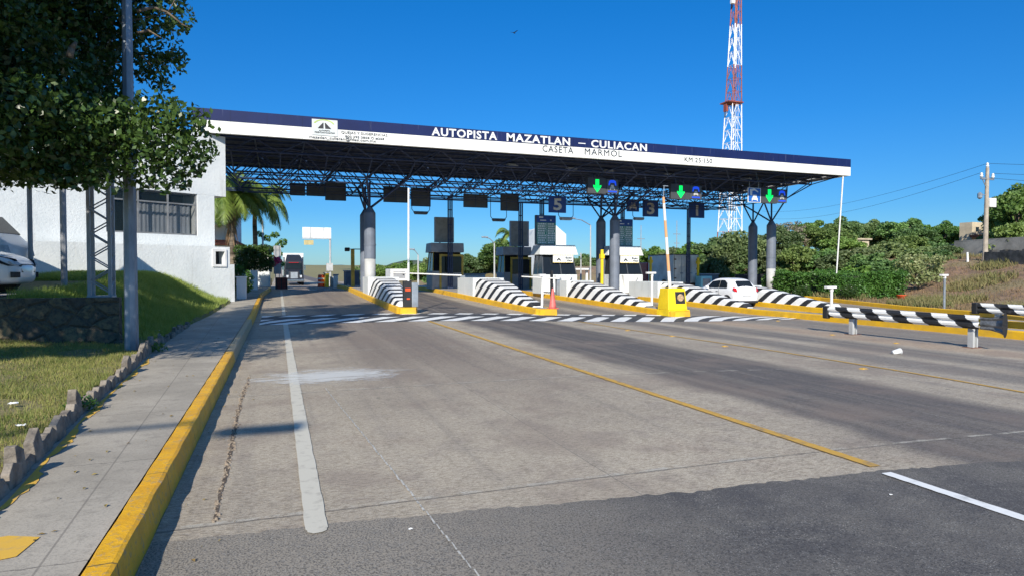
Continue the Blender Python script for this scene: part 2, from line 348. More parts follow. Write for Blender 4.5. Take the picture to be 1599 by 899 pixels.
def asphmat():
    m, nt, b = newmat('dark_asphalt'); v, o = coords(nt)
    big = noise(nt, o, .8, 5, .6); fine = noise(nt, o, 75, 5, .75); mid = noise(nt, o, 5, 5, .7)
    col = mix(nt, ramp(nt, big, .3, .7), (.075,.070,.070), (.165,.150,.130))
    sp = nt.nodes.new('ShaderNodeSeparateXYZ'); nt.links.new(o, sp.inputs[0])
    lf = math_(nt, 'SUBTRACT', 1, ramp(nt, math_(nt, 'ADD', sp.outputs[0], mid), .9, 3.4))
    col = mix(nt, math_(nt, 'MULTIPLY', lf, .95), col, (.30,.265,.215))
    col = mix(nt, math_(nt, 'MULTIPLY', ramp(nt, mid, .48, .66), .4), col, (.20,.185,.16))
    col = mix(nt, math_(nt, 'MULTIPLY', ramp(nt, fine, .48, .58), .7), col, (.022,.022,.024)); col = mix(nt, math_(nt, 'MULTIPLY', ramp(nt, noise(nt, o, 34, 4, .7), .53, .62), .4), col, (.17,.165,.155))
    vo = nt.nodes.new('ShaderNodeTexVoronoi'); vo.inputs['Scale'].default_value = 55; nt.links.new(o, vo.inputs['Vector'])
    col = mix(nt, math_(nt, 'MULTIPLY', math_(nt, 'LESS_THAN', vo.outputs['Distance'], .22), math_(nt, 'MULTIPLY', ramp(nt, mid, .35, .6), .55)), col, (.42,.40,.37))
    nt.links.new(col, b.inputs['Base Color']); b.inputs['Roughness'].default_value = .85
    bump(nt, b, fine, .8, .008); return m
asph = asphmat()
def earthmat():
    m, nt, b = newmat('earth_and_dry_grass'); v, o = coords(nt)
    sp = nt.nodes.new('ShaderNodeSeparateXYZ'); nt.links.new(o, sp.inputs[0])
    a = noise(nt, o, .25, 6, .65); c = noise(nt, o, 1.7, 6, .7); f = noise(nt, o, 12, 5, .75)
    brown = mix(nt, ramp(nt, c, .38, .6), (.33,.20,.125), (.155,.105,.07))
    straw = mix(nt, ramp(nt, f, .35, .65), (.33,.25,.13), (.14,.12,.06))
    col = mix(nt, ramp(nt, a, .42, .62), brown, straw)
    green = mix(nt, ramp(nt, f, .3, .7), (.13,.135,.045), (.30,.25,.12))
    # greener near the plaza edge and on the left bank, far land olive
    gl = math_(nt, 'SUBTRACT', 1, ramp(nt, sp.outputs[0], -3, 0))
    gr = math_(nt, 'MULTIPLY', math_(nt, 'SUBTRACT', 1, ramp(nt, sp.outputs[0], 34, 38)), ramp(nt, c, .4, .6))
    gf = math_(nt, 'MULTIPLY', ramp(nt, sp.outputs[1], 70, 160), ramp(nt, a, .25, .45))
    col = mix(nt, math_(nt, 'MAXIMUM', math_(nt, 'MAXIMUM', gl, gr), gf), col, green)
    nt.links.new(col, b.inputs['Base Color']); b.inputs['Roughness'].default_value = .95
    bump(nt, b, math_(nt, 'ADD', f, c), .8, .06); return m
earth = earthmat()
# ------------------------------------------------------------------ terrain
def kx(y):
    P = ((-20,22),(10,24.6),(16.5,27.4),(19.6,29.3),(31,32.0),(34,32.4),(60,33),(90,12),(140,9),(2000,9))
    for (a, xa), (b_, xb) in zip(P, P[1:]):
        if y <= b_: return lerp(xa, xb, max(0, (y-a)/(b_-a)))
    return 9
def swl(y):
    P = ((-20,-1.5),(4.9,-1.66),(7.6,-1.88),(13.4,-2.15),(20,-2.25),(31,-1.85),(40,-1.9),(60,-1.8),(9999,-1.8))
    for (a, xa), (b_, xb) in zip(P, P[1:]):
        if y <= b_: return lerp(xa, xb, max(0, (y-a)/(b_-a)))
def hsh(x, y): return math.sin(x*1.7+y*.9)*.5+math.sin(x*.63-y*1.31+2)*.5
def G(x, y):
    base = gz(x, y)
    if x >= -.8 and x <= kx(y): return base-.06
    if x < -.8:
        s = swl(y)-.10
        if y > 46: return base-.04+.3*sm(0,8,-.8-x)
        if x > s: return base+.08
        d = s-x
        lo = gz(-1,y)+.26+.12*sm(0,3,d)+.03*hsh(x*3,y*3)
        pl = 1.17+.33*sm(15,27,y)
        f = sm(.1,2.7,d)
        t = (1 if y > 14.2 else 0) if x < -2.9 else sm(13.4,16.5,y)
        t *= 1-sm(31,36,y)
        return lerp(lo, lerp(lo, pl, f), t)
    d = x-kx(y)
    z = gz(min(x,30), y)-.02+.14*sm(0,.6,d)+2.65*sm(4.5,19,d)*(1-.5*sm(60,120,y))*sm(5,18,y+d*.5)+1.0*sm(22,60,d)*(1-sm(60,140,y))
    return z+.07*hsh(x*.9,y*.9)*sm(3,9,d)
def grid(xs, ys, fn, dz=0):
    m = MB(); nx = len(xs)
    m.v = [(x, y, fn(x,y)+dz) for y in ys for x in xs]
    m.f = [(j*nx+i, j*nx+i+1, (j+1)*nx+i+1, (j+1)*nx+i) for j in range(len(ys)-1) for i in range(nx-1)]; m.m = [0]*len(m.f)
    return m
def span(*segs):
    out = []
    for a, b_, st in segs:
        n = max(1, round((b_-a)/st)); out += [a+(b_-a)*i/n for i in range(n)]
    return out+[segs[-1][1]]
xs = span((-1500,-200,260),(-200,-40,20),(-40,-12,3),(-12,-3,.4),(-3,-.7,.1),(-.7,20,2.2),(20,60,1.0),(60,130,5),(130,400,30),(400,2500,300))
ys = span((-60,-4,7),(-4,14.1,.5),(14.1,14.3,.1),(14.3,38,.6),(38,70,2),(70,200,8),(200,1100,60),(1100,3800,500))
struct(grid(xs, ys, G), 'ground', earth, True)
# far ridges on the horizon
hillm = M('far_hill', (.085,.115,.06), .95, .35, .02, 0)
hillb = M('very_far_hill', (.10,.155,.20), .95, .1, .005, 0)  # blue of the distant air is put into this ridge colour
m = MB()
pts = []
for i in range(41):
    t = i/40; x = lerp(20, 330, t); y = 330+60*math.sin(t*3); h = 10.5*math.sin(min(1, t*3)*math.pi/2)*(1-.3*t)+1.5*math.sin(i*1.3)+.8*math.sin(i*3.1)
    pts.append((x, y, h))
for k in range(40):
    a, b_ = pts[k], pts[k+1]
    m.add([(a[0],a[1]-70,-1),(b_[0],b_[1]-70,-1),(b_[0],b_[1]-25,b_[2]*.72),(a[0],a[1]-25,a[2]*.72),(b_[0],b_[1],b_[2]),(a[0],a[1],a[2]),(b_[0],b_[1]+70,-1),(a[0],a[1]+70,-1)], [(0,1,2,3),(3,2,4,5),(5,4,6,7)])
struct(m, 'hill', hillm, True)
m = MB(); n = 40
for k in range(n):
    def hp(i): return (lerp(-1400, 2600, i/n), 3300, 30+5*math.sin(i*.9)+3*math.sin(i*2.3))
    a, b_ = hp(k), hp(k+1)
    m.add([(a[0],2700,-1),(b_[0],2700,-1),b_,a,(b_[0],3800,-1),(a[0],3800,-1)], [(0,1,2,3),(3,2,4,5)])
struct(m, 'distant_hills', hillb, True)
# ------------------------------------------------------------------ road sheets
ysr = span((-20,4,1.5),(4,60,1.0),(60,140,5),(140,1000,40))
m = MB(); NX = 24
for y in ysr:
    for i in range(NX+1):
        x = lerp(-.74, kx(y), i/NX); m.v.append((x, y, gz(x,y)))
m.f = [(j*(NX+1)+i, j*(NX+1)+i+1, (j+1)*(NX+1)+i+1, (j+1)*(NX+1)+i) for j in range(len(ysr)-1) for i in range(NX)]; m.m = [0]*len(m.f)
struct(m, 'road', roadc, True)
def edge_y(x): return 4.31-.085*x+.03*math.sin(x*1.3+1)+.012*math.sin(x*5.7)+.012*random.gauss(0,1)
m = MB(); xs2 = span((-.73,9,.05),(9,22,.5)); rows = 10
for i, x in enumerate(xs2):
    e = edge_y(x)
    for j in range(rows+1):
        y = lerp(-15, e, (j/rows)**.6); m.v.append((x, y, gz(x,y)+(.006 if j < rows else .001)))
m.f = [(i*(rows+1)+j, (i+1)*(rows+1)+j, (i+1)*(rows+1)+j+1, i*(rows+1)+j+1) for i in range(len(xs2)-1) for j in range(rows)]; m.m = [0]*len(m.f)
struct(m, 'asphalt', asph, True)
def strip(xa, xb, y0, y1, dz=.005, step=.25, jit=0, xf=None):
    m = MB(); n = max(2, round((y1-y0)/step)); 
    for i in range(n+1):
        y = lerp(y0, y1, i/n); ox = xf(y) if xf else 0
        a = xa+ox+random.uniform(-jit, jit); b_ = xb+ox+random.uniform(-jit, jit)
        m.v += [(a, y, gz(a,y)+dz), (b_, y, gz(b_,y)+dz)]
    m.f = [(2*i, 2*i+1, 2*i+3, 2*i+2) for i in range(n)]; m.m = [0]*n; return m
m = strip(.15, .29, 4.24, 21.4, .009, .12, .004); m.add([(.16,4.24,.009),(.285,4.24,.009),(.28,4.20,.009),(.25,4.175,.009),(.2,4.17,.009),(.165,4.2,.009)], [(0,5,4,3,2,1)]); struct(m, 'white_edge_line', linew)
struct(strip(.15, .27, 25.2, 44, .009, .2, .004), 'white_edge_line', linew)
struct(strip(4.72, 4.84, 4.03, 21.2, .009, .06, .005), 'yellow_lane_line', liney)
struct(strip(10.3, 10.40, 3, 21.2, .009, .1, .004, lambda y: .45*sm(3,9,y)*(1-sm(11,19,y))), 'yellow_lane_line', liney)
struct(strip(4.64, 4.75, -3, 3.86, .012, .06, .004), 'white_lane_line', M('bright_white_line', (.72,.72,.70), .7, .2, 6, .2, 60, col2=(.45,.45,.44), thr=(.5,.8)))
# dashed lines behind plaza lane
m = MB()
for x in (.9, 1.9, 2.9, 3.9):
    m.v += [(x,44.5,gz(x,44.5)+.006),(x+.55,44.5,gz(x,44.5)+.006),(x+.55,44.9,gz(x,44.9)+.006),(x,44.9,gz(x,44.9)+.006)]; k = len(m.v)-4; m.f.append((k,k+1,k+2,k+3)); m.m.append(0)
struct(m, 'stop_line', whitez)
# zebra band: black base + white slanting bars
def zy(x, t):   # t 0 front edge, 1 back edge
    f = 21.2-.05*max(0, x-15)*1.2; b_ = 25.1-(.58*max(0, x-15.5)); return lerp(f, max(b_, f+1.2), t)
m = MB(); xz = span((-.55,21.2,.4))
for x in xz:
    for t in (0, .5, 1): m.v.append((x, zy(x,t), gz(x,zy(x,t))+.005))
m.f = [(3*i+j, 3*i+3+j, 3*i+4+j, 3*i+1+j) for i in range(len(xz)-1) for j in (0,1)]; m.m = [0]*len(m.f)
struct(m, 'zebra_marking_black', blackz)
m = MB(); x0 = -3.6
while x0 < 21:
    row = []
    for t in (0, .2, .4, .6, .8, 1):
        for w in (0, .62):
            x = x0+w+2.9*t
            row.append(x)
    vs = []; ok = []
    for k, t in enumerate((0, .2, .4, .6, .8, 1)):
        a, b_ = row[2*k], row[2*k+1]; a = min(max(a, -.55), 21.2); b_ = min(max(b_, -.55), 21.2)
        vs += [(a, zy(a,t)+random.uniform(-.01,.01), gz(a,zy(a,t))+.010), (b_, zy(b_,t), gz(b_,zy(b_,t))+.010)]
        ok.append(b_-a > .03)
    fs = [(2*k, 2*k+1, 2*k+3, 2*k+2) for k in range(5) if ok[k] or ok[k+1]]
    m.add(vs, fs); x0 += 1.09
struct(m, 'zebra_marking_white', whitez)
# long joint in lane 1 : thin pale line of dabs
m = MB(); y = 3.0
while y < 9.3:
    l = random.uniform(.04, .16); x = lerp(1.02, .62, (y-3)/6.3)+random.uniform(-.004,.004); w = random.uniform(.004,.009)
    m.add([(x-w,y,gz(x,y)+.009),(x+w,y,gz(x,y)+.009),(x+w*.8,y+l,gz(x,y)+.009),(x-w*.8,y+l,gz(x,y)+.009)], [(0,1,2,3)]); y += l+random.uniform(.0,.03)
struct(m, 'pale_joint_line', M('joint_filler', (.50,.49,.45), .8, .3, 20))
# broken joint near the kerb
m = MB(); y = 4.6; pr = None; 
while y < 10.8:
    x = -.43-.02*math.sin(y*.9)+.006*math.sin(y*7)+random.uniform(-.006,.006); w = random.uniform(.008,.022)*(1 if y > 5 else .6)
    cur = [(x-w,y,gz(x,y)+.004),(x+w,y,gz(x,y)+.004)]
    if pr: m.add(pr+cur[::-1], [(0,1,2,3)])
    pr = cur; y += .05
struct(m, 'broken_joint', M('joint_dirt', (.13,.10,.075), .95, .5, 30, .8, 60))
m = MB()
for i in range(260):
    y = random.uniform(4.6,10.8); x = -.43-.02*math.sin(y*.9)+.006*math.sin(y*7)+random.gauss(0,.016); s = random.uniform(.004,.014)
    m.hexa([(x-s,y-s,gz(x,y)),(x+s,y-s*.7,gz(x,y)),(x+s*.8,y+s,gz(x,y)),(x-s,y+s*.8,gz(x,y))], [(x-s*.6,y-s*.5,gz(x,y)+s*1.3),(x+s*.5,y-s*.5,gz(x,y)+s*1.4),(x+s*.5,y+s*.6,gz(x,y)+s*1.2),(x-s*.5,y+s*.4,gz(x,y)+s)])
tag(m.build('gravel', M('gravel', (.26,.21,.16), .9, .5, 40)), kind='stuff')
# white powder spill
def spillmat():
    m, nt, b = newmat('white_spill'); v, o = coords(nt, (.7,2.2,1))
    n = noise(nt, v, 1.9, 8, .8, 1.2); sp = nt.nodes.new('ShaderNodeSeparateXYZ'); nt.links.new(o, sp.inputs[0])
    dx = math_(nt, 'DIVIDE', sp.outputs[0], 1.5); dy = math_(nt, 'DIVIDE', sp.outputs[1], 1.0)
    rr = math_(nt, 'SQRT', math_(nt, 'ADD', math_(nt, 'MULTIPLY', dx, dx), math_(nt, 'MULTIPLY', dy, dy)))
    al = math_(nt, 'MULTIPLY', math_(nt, 'SUBTRACT', 1, ramp(nt, math_(nt, 'ADD', rr, math_(nt, 'MULTIPLY', math_(nt, 'SUBTRACT', n, .5), 2.6)), .2, .85)), .62)
    b.inputs['Base Color'].default_value = (.72,.74,.73,1); b.inputs['Roughness'].default_value = .9; nt.links.new(al, b.inputs['Alpha']); return m
m = grid(span((-1.4,1.6,.3)), span((-1.2,1.2,.3)), lambda x, y: 0); o = m.build('powder_spill', spillmat()); o.location = (.75,10.45,.012); o['kind'] = 'structure'
# ------------------------------------------------------------------ kerb, sidewalk
ksect = ((-.915,.0),(-.912,.178),(-.900,.192),(-.795,.196),(-.772,.188),(-.735,.0))
m = MB(); ysk = span((-6,14,.06),(14,40,.25),(40,44,.5)); ns = len(ksect)
for y in ysk:
    j = .004*math.sin(y*9)+random.uniform(-.0015,.0015); jo = .35*sm(36,44,y)
    gap = -.012 if abs((y+.3) % 1.55-.5) < .12 else 0
    for (x, z) in ksect:
        m.v.append((x+jo+(j+gap*.4 if z > .1 else 0), y, gz(x,y)+z+(j*.6+gap*.4 if z > .1 else -.05)))
m.f = [(a*ns+i, a*ns+i+1, (a+1)*ns+i+1, (a+1)*ns+i) for a in range(len(ysk)-1) for i in range(ns-1)]; m.m = [0]*len(m.f)
def kerbmat():
    m_, nt, b = newmat('left_kerb_paint'); v, o = coords(nt); sp = nt.nodes.new('ShaderNodeSeparateXYZ'); nt.links.new(o, sp.inputs[0])
    n = noise(nt, o, 3, 6, .65); n2 = noise(nt, o, 22, 4, .7)
    y_ = mix(nt, ramp(nt, n, .35, .7), (.74,.40,.010), (.60,.30,.012))
    y_ = mix(nt, math_(nt, 'MULTIPLY', ramp(nt, n2, .56, .62), .75), y_, (.40,.27,.10)); y_ = mix(nt, math_(nt, 'MULTIPLY', ramp(nt, noise(nt, o, 8, 6, .8), .58, .66), .7), y_, (.30,.26,.20))
    # unpainted stretch by the tree
    gr = math_(nt, 'MULTIPLY', ramp(nt, sp.outputs[1], 12.6, 12.9), math_(nt, 'SUBTRACT', 1, ramp(nt, sp.outputs[1], 21.0, 21.6)))
    col = mix(nt, math_(nt, 'MULTIPLY', gr, .8), y_, (.30,.29,.22))
    jt = math_(nt, 'LESS_THAN', math_(nt, 'FRACT', math_(nt, 'DIVIDE', math_(nt, 'ADD', sp.outputs[1], 100.2), 1.55)), .009)
    col = mix(nt, jt, col, (.20,.13,.03))
    nt.links.new(col, b.inputs['Base Color']); b.inputs['Roughness'].default_value = .6; bump(nt, b, math_(nt, 'ADD', n2, n), .7, .01); return m_
struct(m, 'kerb', kerbmat(), False)
m = MB(); yss = span((-6,44,.5),(44,60,2))
for y in yss:
    for t in (0, .5, 1):
        x = lerp(swl(y)-.05, -.922+.35*sm(36,44,y), t); m.v.append((x, y, gz(-1,y)+.178))
m.f = [(3*i+j, 3*i+1+j, 3*i+4+j, 3*i+3+j) for i in range(len(yss)-1) for j in (0,1)]; m.m = [0]*len(m.f)
def swmat():
    m_, nt, b = newmat('sidewalk_slabs'); v, o = coords(nt); sp = nt.nodes.new('ShaderNodeSeparateXYZ'); nt.links.new(o, sp.inputs[0])
    n = noise(nt, o, 1.1, 6, .62); f = noise(nt, o, 60, 4, .7); q = noise(nt, o, 6, 5, .7)
    col = mix(nt, ramp(nt, n, .3, .7), (.41,.37,.305), (.29,.262,.215))
    col = mix(nt, math_(nt, 'MULTIPLY', ramp(nt, q, .5, .68), .45), col, (.20,.18,.15))
    col = mix(nt, math_(nt, 'MULTIPLY', ramp(nt, f, .5, .6), .35), col, (.17,.15,.13))
    wy = math_(nt, 'ADD', sp.outputs[1], math_(nt, 'MULTIPLY', q, .09))
    j = math_(nt, 'LESS_THAN', math_(nt, 'FRACT', math_(nt, 'DIVIDE', math_(nt, 'ADD', wy, 96.88), 1.9)), .006)
    wx = math_(nt, 'ADD', sp.outputs[0], math_(nt, 'MULTIPLY', sp.outputs[1], .035))
    j2 = math_(nt, 'LESS_THAN', math_(nt, 'ABSOLUTE', math_(nt, 'ADD', wx, 1.0)), .006)
    col = mix(nt, math_(nt, 'MAXIMUM', math_(nt, 'MULTIPLY', j, .75), math_(nt, 'MULTIPLY', j2, .55)), col, (.13,.115,.10))
    nt.links.new(col, b.inputs['Base Color']); b.inputs['Roughness'].default_value = .9; bump(nt, b, math_(nt, 'ADD', f, q), .35, .006); return m_
struct(m, 'sidewalk', swmat())
m = MB()
pr = None; y = 4.4
while y < 12.5:
    a = swl(y)+.02; b_ = swl(y)+.075+.03*math.sin(y*5)+random.uniform(-.015,.015)
    if y > 5.6 and 3 < (y*1.7) % 6 < 3.9: b_ = a+.03
    cur = [(a,y,gz(a,y)+.1825),(b_,y,gz(a,y)+.1825)]
    if pr: m.add(pr+cur[::-1], [(0,1,2,3)])
    pr = cur; y += .08
m.add([(-1.45,3.9,.183),(-1.28,3.95,.183),(-1.25,4.2,.183),(-1.42,4.28,.183),(-1.62,4.25,.183)], [(0,1,2,3,4)])
struct(m, 'yellow_sidewalk_line', M('thin_yellow_paint', (.62,.37,.05), .8, .3, 9, .3, 50, col2=(.40,.30,.16), thr=(.5,.75)))
# stone edging along the lawn
m = MB(); y = 3.2
while y < 19.5:
    w = random.uniform(.13,.30); t = random.uniform(.04,.075); h = random.choice((.17,.19,.21,.23,.25,.33))*random.uniform(.9,1.08)*(1-.35*sm(12,19,y)); x = swl(y)-.05+random.uniform(-.015,.015); z = .12+gz(-1,y)
    pk = random.uniform(.2,.8); q = random.uniform(.68,1); q2 = random.uniform(.62,.98); lean = random.uniform(-.02,.02)
    lo = [(x-t,y,z),(x+t*.6,y,z),(x+t*.6,y+w,z),(x-t,y+w,z)]
    mdl = lambda yy, hh: ((x-t*.7+lean, yy, z+hh), (x+t*.35+lean, yy, z+hh))
    a = mdl(y, h*q); p = mdl(y+w*pk, h); c = mdl(y+w, h*q2)
    vs = lo+[a[0],a[1],p[0],p[1],c[0],c[1]]
    fs = [(0,3,8,6,4),(1,5,7,9,2),(0,4,5,1),(3,2,9,8),(4,6,7,5),(6,8,9,7)]
    m.add(vs, fs); y += w*.97
o = m.build('stone_edging', stone, bevel=.006); tag(o, 'low jagged grey stone edging along the lawn beside the sidewalk', 'edging')
# ------------------------------------------------------------------ foliage tools (numpy leaves)
def leaves_mesh(pts, size, name, mat, parent, elong=1.8, up=.3, nrm=None, off=None):
    n = len(pts); pts = np.asarray(pts, dtype=np.float64)
    s = size*rng.uniform(.6, 1.3, (n,1))
    d = rng.normal(size=(n,3)); d[:,2] -= up; d /= np.linalg.norm(d, axis=1, keepdims=True)
    q = rng.normal(size=(n,3)); 
    if nrm is not None: q += nrm*1.5
    u = np.cross(d, q); u /= np.linalg.norm(u, axis=1, keepdims=True)+1e-9
    nn = np.cross(d, u)
    a = pts-d*s*elong/2; b_ = pts+u*s*.5+nn*s*.12; c = pts+d*s*elong/2; e = pts-u*s*.5+nn*s*.12
    v = np.stack([a,b_,c,e], axis=1).reshape(-1,3)
    if off is not None: v = v-np.array(off)
    me = bpy.data.meshes.new(name); me.vertices.add(4*n); me.vertices.foreach_set('co', v.astype(np.float32).ravel())
    me.loops.add(4*n); me.loops.foreach_set('vertex_index', np.arange(4*n, dtype=np.int32))
    me.polygons.add(n); me.polygons.foreach_set('loop_start', np.arange(0,4*n,4, dtype=np.int32)); me.polygons.foreach_set('loop_total', np.full(n,4,dtype=np.int32))
    me.materials.append(mat); me.update(calc_edges=True); me.validate()
    o = bpy.data.objects.new(name, me); C.objects.link(o)
    if parent is not None: o.parent = parent
    return o
def clump_pts(cs, per):
    out = []
    for c, r in cs:
        k = max(4, int(per*r*r)); d = rng.normal(size=(k,3)); d /= np.linalg.norm(d, axis=1, keepdims=True)
        rad = r*rng.uniform(.25,1,(k,1))**.6; p = np.array(c)+d*rad*np.array([1,1,.72]); out.append(p)
    return np.concatenate(out)
lf_dark = leafmat('dark_glossy_leaf', (.020,.046,.012), (.075,.135,.03), 1.3, .16, .34)
lf_mid = leafmat('mid_green_leaf', (.055,.13,.025), (.16,.29,.055), .35, .25, .55)
lf_olive = leafmat('olive_leaf', (.085,.15,.035), (.20,.29,.07), .35, .25, .6)
lf_dry = leafmat('dry_twiggy_leaf', (.15,.13,.075), (.26,.23,.14), .5, .2, .7)
lf_hedge = leafmat('hedge_leaf', (.045,.12,.022), (.09,.20,.035), 1.2, .2, .5)
lf_pale = leafmat('pale_variegated_leaf', (.12,.17,.06), (.36,.38,.18), 1.5, .25, .5)
lf_palm = leafmat('palm_leaf', (.06,.12,.022), (.22,.30,.06), 1.0, .25, .45)
grassm = leafmat('grass_blade', (.10,.15,.03), (.33,.33,.10), 2.0, .3, .7)
grassd = leafmat('dry_grass_blade', (.40,.33,.15), (.25,.24,.08), 1.2, .3, .8)
# ------------------------------------------------------------------ grass on the left
def blades(fn, n, h0, h1, name, mat, w=.006):
    P = []; 
    while len(P) < n:
        r = fn()
        if r: P.append(r)
    P = np.array(P); n = len(P); h = rng.uniform(h0,h1,(n,1)); a = rng.uniform(0,6.28,n); dx = np.stack([np.cos(a),np.sin(a),np.zeros(n)],1)
    ln = rng.normal(size=(n,3))*np.array([.35,.35,0])*h
    b0 = P-dx*w*(1+h*3); b1 = P+dx*w*(1+h*3); t = P+ln+np.array([0,0,1])*h
    v = np.stack([b0,b1,t],1).reshape(-1,3); me = bpy.data.meshes.new(name); me.vertices.add(3*n); me.vertices.foreach_set('co', v.astype(np.float32).ravel())
    me.loops.add(3*n); me.loops.foreach_set('vertex_index', np.arange(3*n, dtype=np.int32)); me.polygons.add(n)
    me.polygons.foreach_set('loop_start', np.arange(0,3*n,3,dtype=np.int32)); me.polygons.foreach_set('loop_total', np.full(n,3,dtype=np.int32))
    me.materials.append(mat); me.update(calc_edges=True)
    o = bpy.data.objects.new(name, me); C.objects.link(o); o['kind'] = 'stuff'; return o
def f1():
    y = random.uniform(4.5,14.1); x = swl(y)-.12-abs(random.random()**1.2)*5
    if hsh(x*2.3+1,y*1.9) < -.55 and random.random() < .8: return None
    return (x, y, G(x,y)-.01)
blades(f1, 52000, .03, .085, 'lawn_grass', grassm, .004)
blades(f1, 40000, .02, .07, 'dry_grass', grassd, .004)
def f2():
    y = random.uniform(14.6,30.5); x = swl(y)-.05-random.random()**.8*5.5
    if x < -7-.0*(y) or (x < -4.8 and y < 22): return None
    return (x, y, G(x,y)-.01)
blades(f2, 60000, .08, .24, 'bank_grass', leafmat('bank_grass_blade', (.14,.21,.035), (.36,.42,.12), 1.5, .3, .7), .006)
def f3():
    y = random.uniform(16,60); x = kx(y)+.3+random.random()**1.3*28
    return (x, y, G(x,y)-.02)
blades(f3, 42000, .05, .25, 'berm_dry_grass', leafmat('berm_straw', (.34,.22,.13), (.17,.145,.075), .5, .3, .85), .016)
def f4():
    y = random.uniform(14,46); x = kx(y)+.4+random.random()**1.2*26
    if hsh(x*.55+3,y*.8) < .25: return None
    return (x, y, G(x,y)-.02)
blades(f4, 26000, .12, .5, 'berm_weeds', leafmat('berm_weed', (.15,.17,.06), (.30,.25,.12), .5, .3, .8), .018)
# ------------------------------------------------------------------ toll canopy
cr = thing('toll_canopy', 'long navy and white canopy roof spanning all the toll lanes on grey columns', 'canopy', (16,36.5,0))
FY = 31.; ZB = 7.72; ZM = 8.26; ZT = 8.76; XL, XR = -3.4, 34.26
MB().box(XL,XR,FY,FY+.18,ZB,ZM).box(XR-.18,XR-.002,FY+.185,42,ZB,ZM).build('fascia', fasciawhite, cr, world=True)
MB().box(XL,XR,FY-.012,FY+.18,ZM+.003,ZT).box(XR-.18,XR-.002,FY+.185,42,ZM+.003,ZT).build('blue_band', navy, cr, world=True)
def rsheet(y0, y1):
    m = MB(); n = 240
    for i in range(n+1):
        x = lerp(XL+.05, XR-.2, i/n); z = 7.92+(.035 if i % 2 else 0)
        m.v += [(x,y0,z),(x,y1,z)]
    m.f = [(2*i,2*i+2,2*i+3,2*i+1) for i in range(n)]; m.m = [0]*n; return m
rsheet(FY+.19, 34.9).build('roof_sheet', roofmat, cr, world=True)
rsheet(35.02, 42).build('roof_sheet', roofmat, cr, world=True)
m = MB()   # bits that bridge the light gap
x = XL
while x < XR:
    w = random.uniform(.05,.9); m.box(x,x+w,34.85,35.05,7.965,7.985); x += w+random.uniform(.1,1.1)*(1 if x < 16 else .4)
m.build('gap_strip', roofmat, cr, world=True)
m = MB()   # purlins
for y in np.arange(31.8, 42, 1.28): m.box(XL+.1,XR-.2,y-.03,y+.03,7.80,7.90)
m.build('purlins', steelblue, cr, world=True)
# space frame
nx, ny = 17, 6; fx = [lerp(XL+.3, XR-.4, i/nx) for i in range(nx+1)]; fy = [lerp(31.6, 44.6, j/ny) for j in range(ny+1)]
def zt(y): return 7.72 if y < 42.3 else 7.6
def zb(y): return lerp(7.5, 6.62, sm(31.6,35.2,y)) if y < 42 else 6.62
m = MB(); r = .036
for i in range(nx+1):
    for j in range(ny):
        m.tube((fx[i],fy[j],zt(fy[j])),(fx[i],fy[j+1],zt(fy[j+1])),r,n=5,cap=False)
for j in range(ny+1):
    m.tube((fx[0],fy[j],zt(fy[j])),(fx[-1],fy[j],zt(fy[j])),r*1.2,n=5,cap=False)
bx_ = [(fx[i]+fx[i+1])/2 for i in range(nx)]; by_ = [(fy[j]+fy[j+1])/2 for j in range(ny)]
for i in range(nx):
    for j in range(ny):
        B = (bx_[i],by_[j],zb(by_[j]))
        for a in (i,i+1):
            for b_ in (j,j+1): m.tube(B,(fx[a],fy[b_],zt(fy[b_])),r*.85,n=5,cap=False)
        if j < ny-1: m.tube(B,(bx_[i],by_[j+1],zb(by_[j+1])),r,n=5,cap=False)
for j in range(ny): m.tube((bx_[0],by_[j],zb(by_[j])),(bx_[-1],by_[j],zb(by_[j])),r*1.3,n=5,cap=False)
m.build('space_frame', steelblue, cr, world=True)
m = MB()
for z in (6.35, 6.2): m.tube((XL+.3,39.4,z),(XR-2,39.4,z),.022,n=5)
for y in (40.7,): m.tube((XL+.3,y,6.42),(XR-1,y,6.42),.03,n=5)
for i in range(0,nx,2): m.tube((bx_[i],40.7,6.42),(bx_[i],40.7,6.7),.015,n=4); m.tube((bx_[i],39.4,6.2),(bx_[i],39.4,6.7),.015,n=4)
m.build('cable_tray', steelblue, cr, world=True)
for px, py in ((800,246),(892,254),(950,262),(1045,270),(1165,278)):
    p = atY(px, py+2, 33.6); MB().box(p.x-.28,p.x+.28,33.4,33.8,7.45,7.6).build('floodlight', booths, cr, world=True)
# columns with their branching struts
cols = ((4.93,36.9,2.1),(20.62,36.9,-1),(33.35,36.9,1.9)); colX2 = (4.93+.0, 20.62, 33.35)
for (x, y, lo) in cols:
    for yy in (y, y+1.9):
        z0 = gz(min(x,30),yy); front = yy == y; zc = 5.30 if front else 5.32
        if lo > 0:
            MB().lathe((x,yy,0), ((.31,z0),(.31,z0+lo+.0 if front else z0+1)), 20).build('column_lit_part', colwhite, cr, True, True) if front else None  # lower shaft coloured paler where sun reaches in under the roof
            st = z0+lo+.004 if front else z0
            c = MB().lathe((x,yy,0), ((.325,st),(.325,zc-.35),(.12,zc)), 20)
            if front: c.lathe((x,yy,0), ((.345,z0+lo+.75),(.345,z0+lo+.83)), 20)
        else: c = MB().lathe((x,yy,0), ((.325,z0),(.325,zc-.35),(.12,zc)), 20)
        c.build('column', colgrey, cr, False, True)
        m = MB()
        for i in range(nx):
            for j in range(ny):
                dx, dy = bx_[i]-x, by_[j]-yy
                if abs(dx) < 2.1 and abs(dy) < 2.4: m.tube((x,yy,zc-.1),(bx_[i],by_[j],zb(by_[j])),.055,n=6)
        m.tube((x,yy,zc-.1),(x,yy,6.7),.06,n=6); m.build('column_struts', steelblue, cr, world=True)
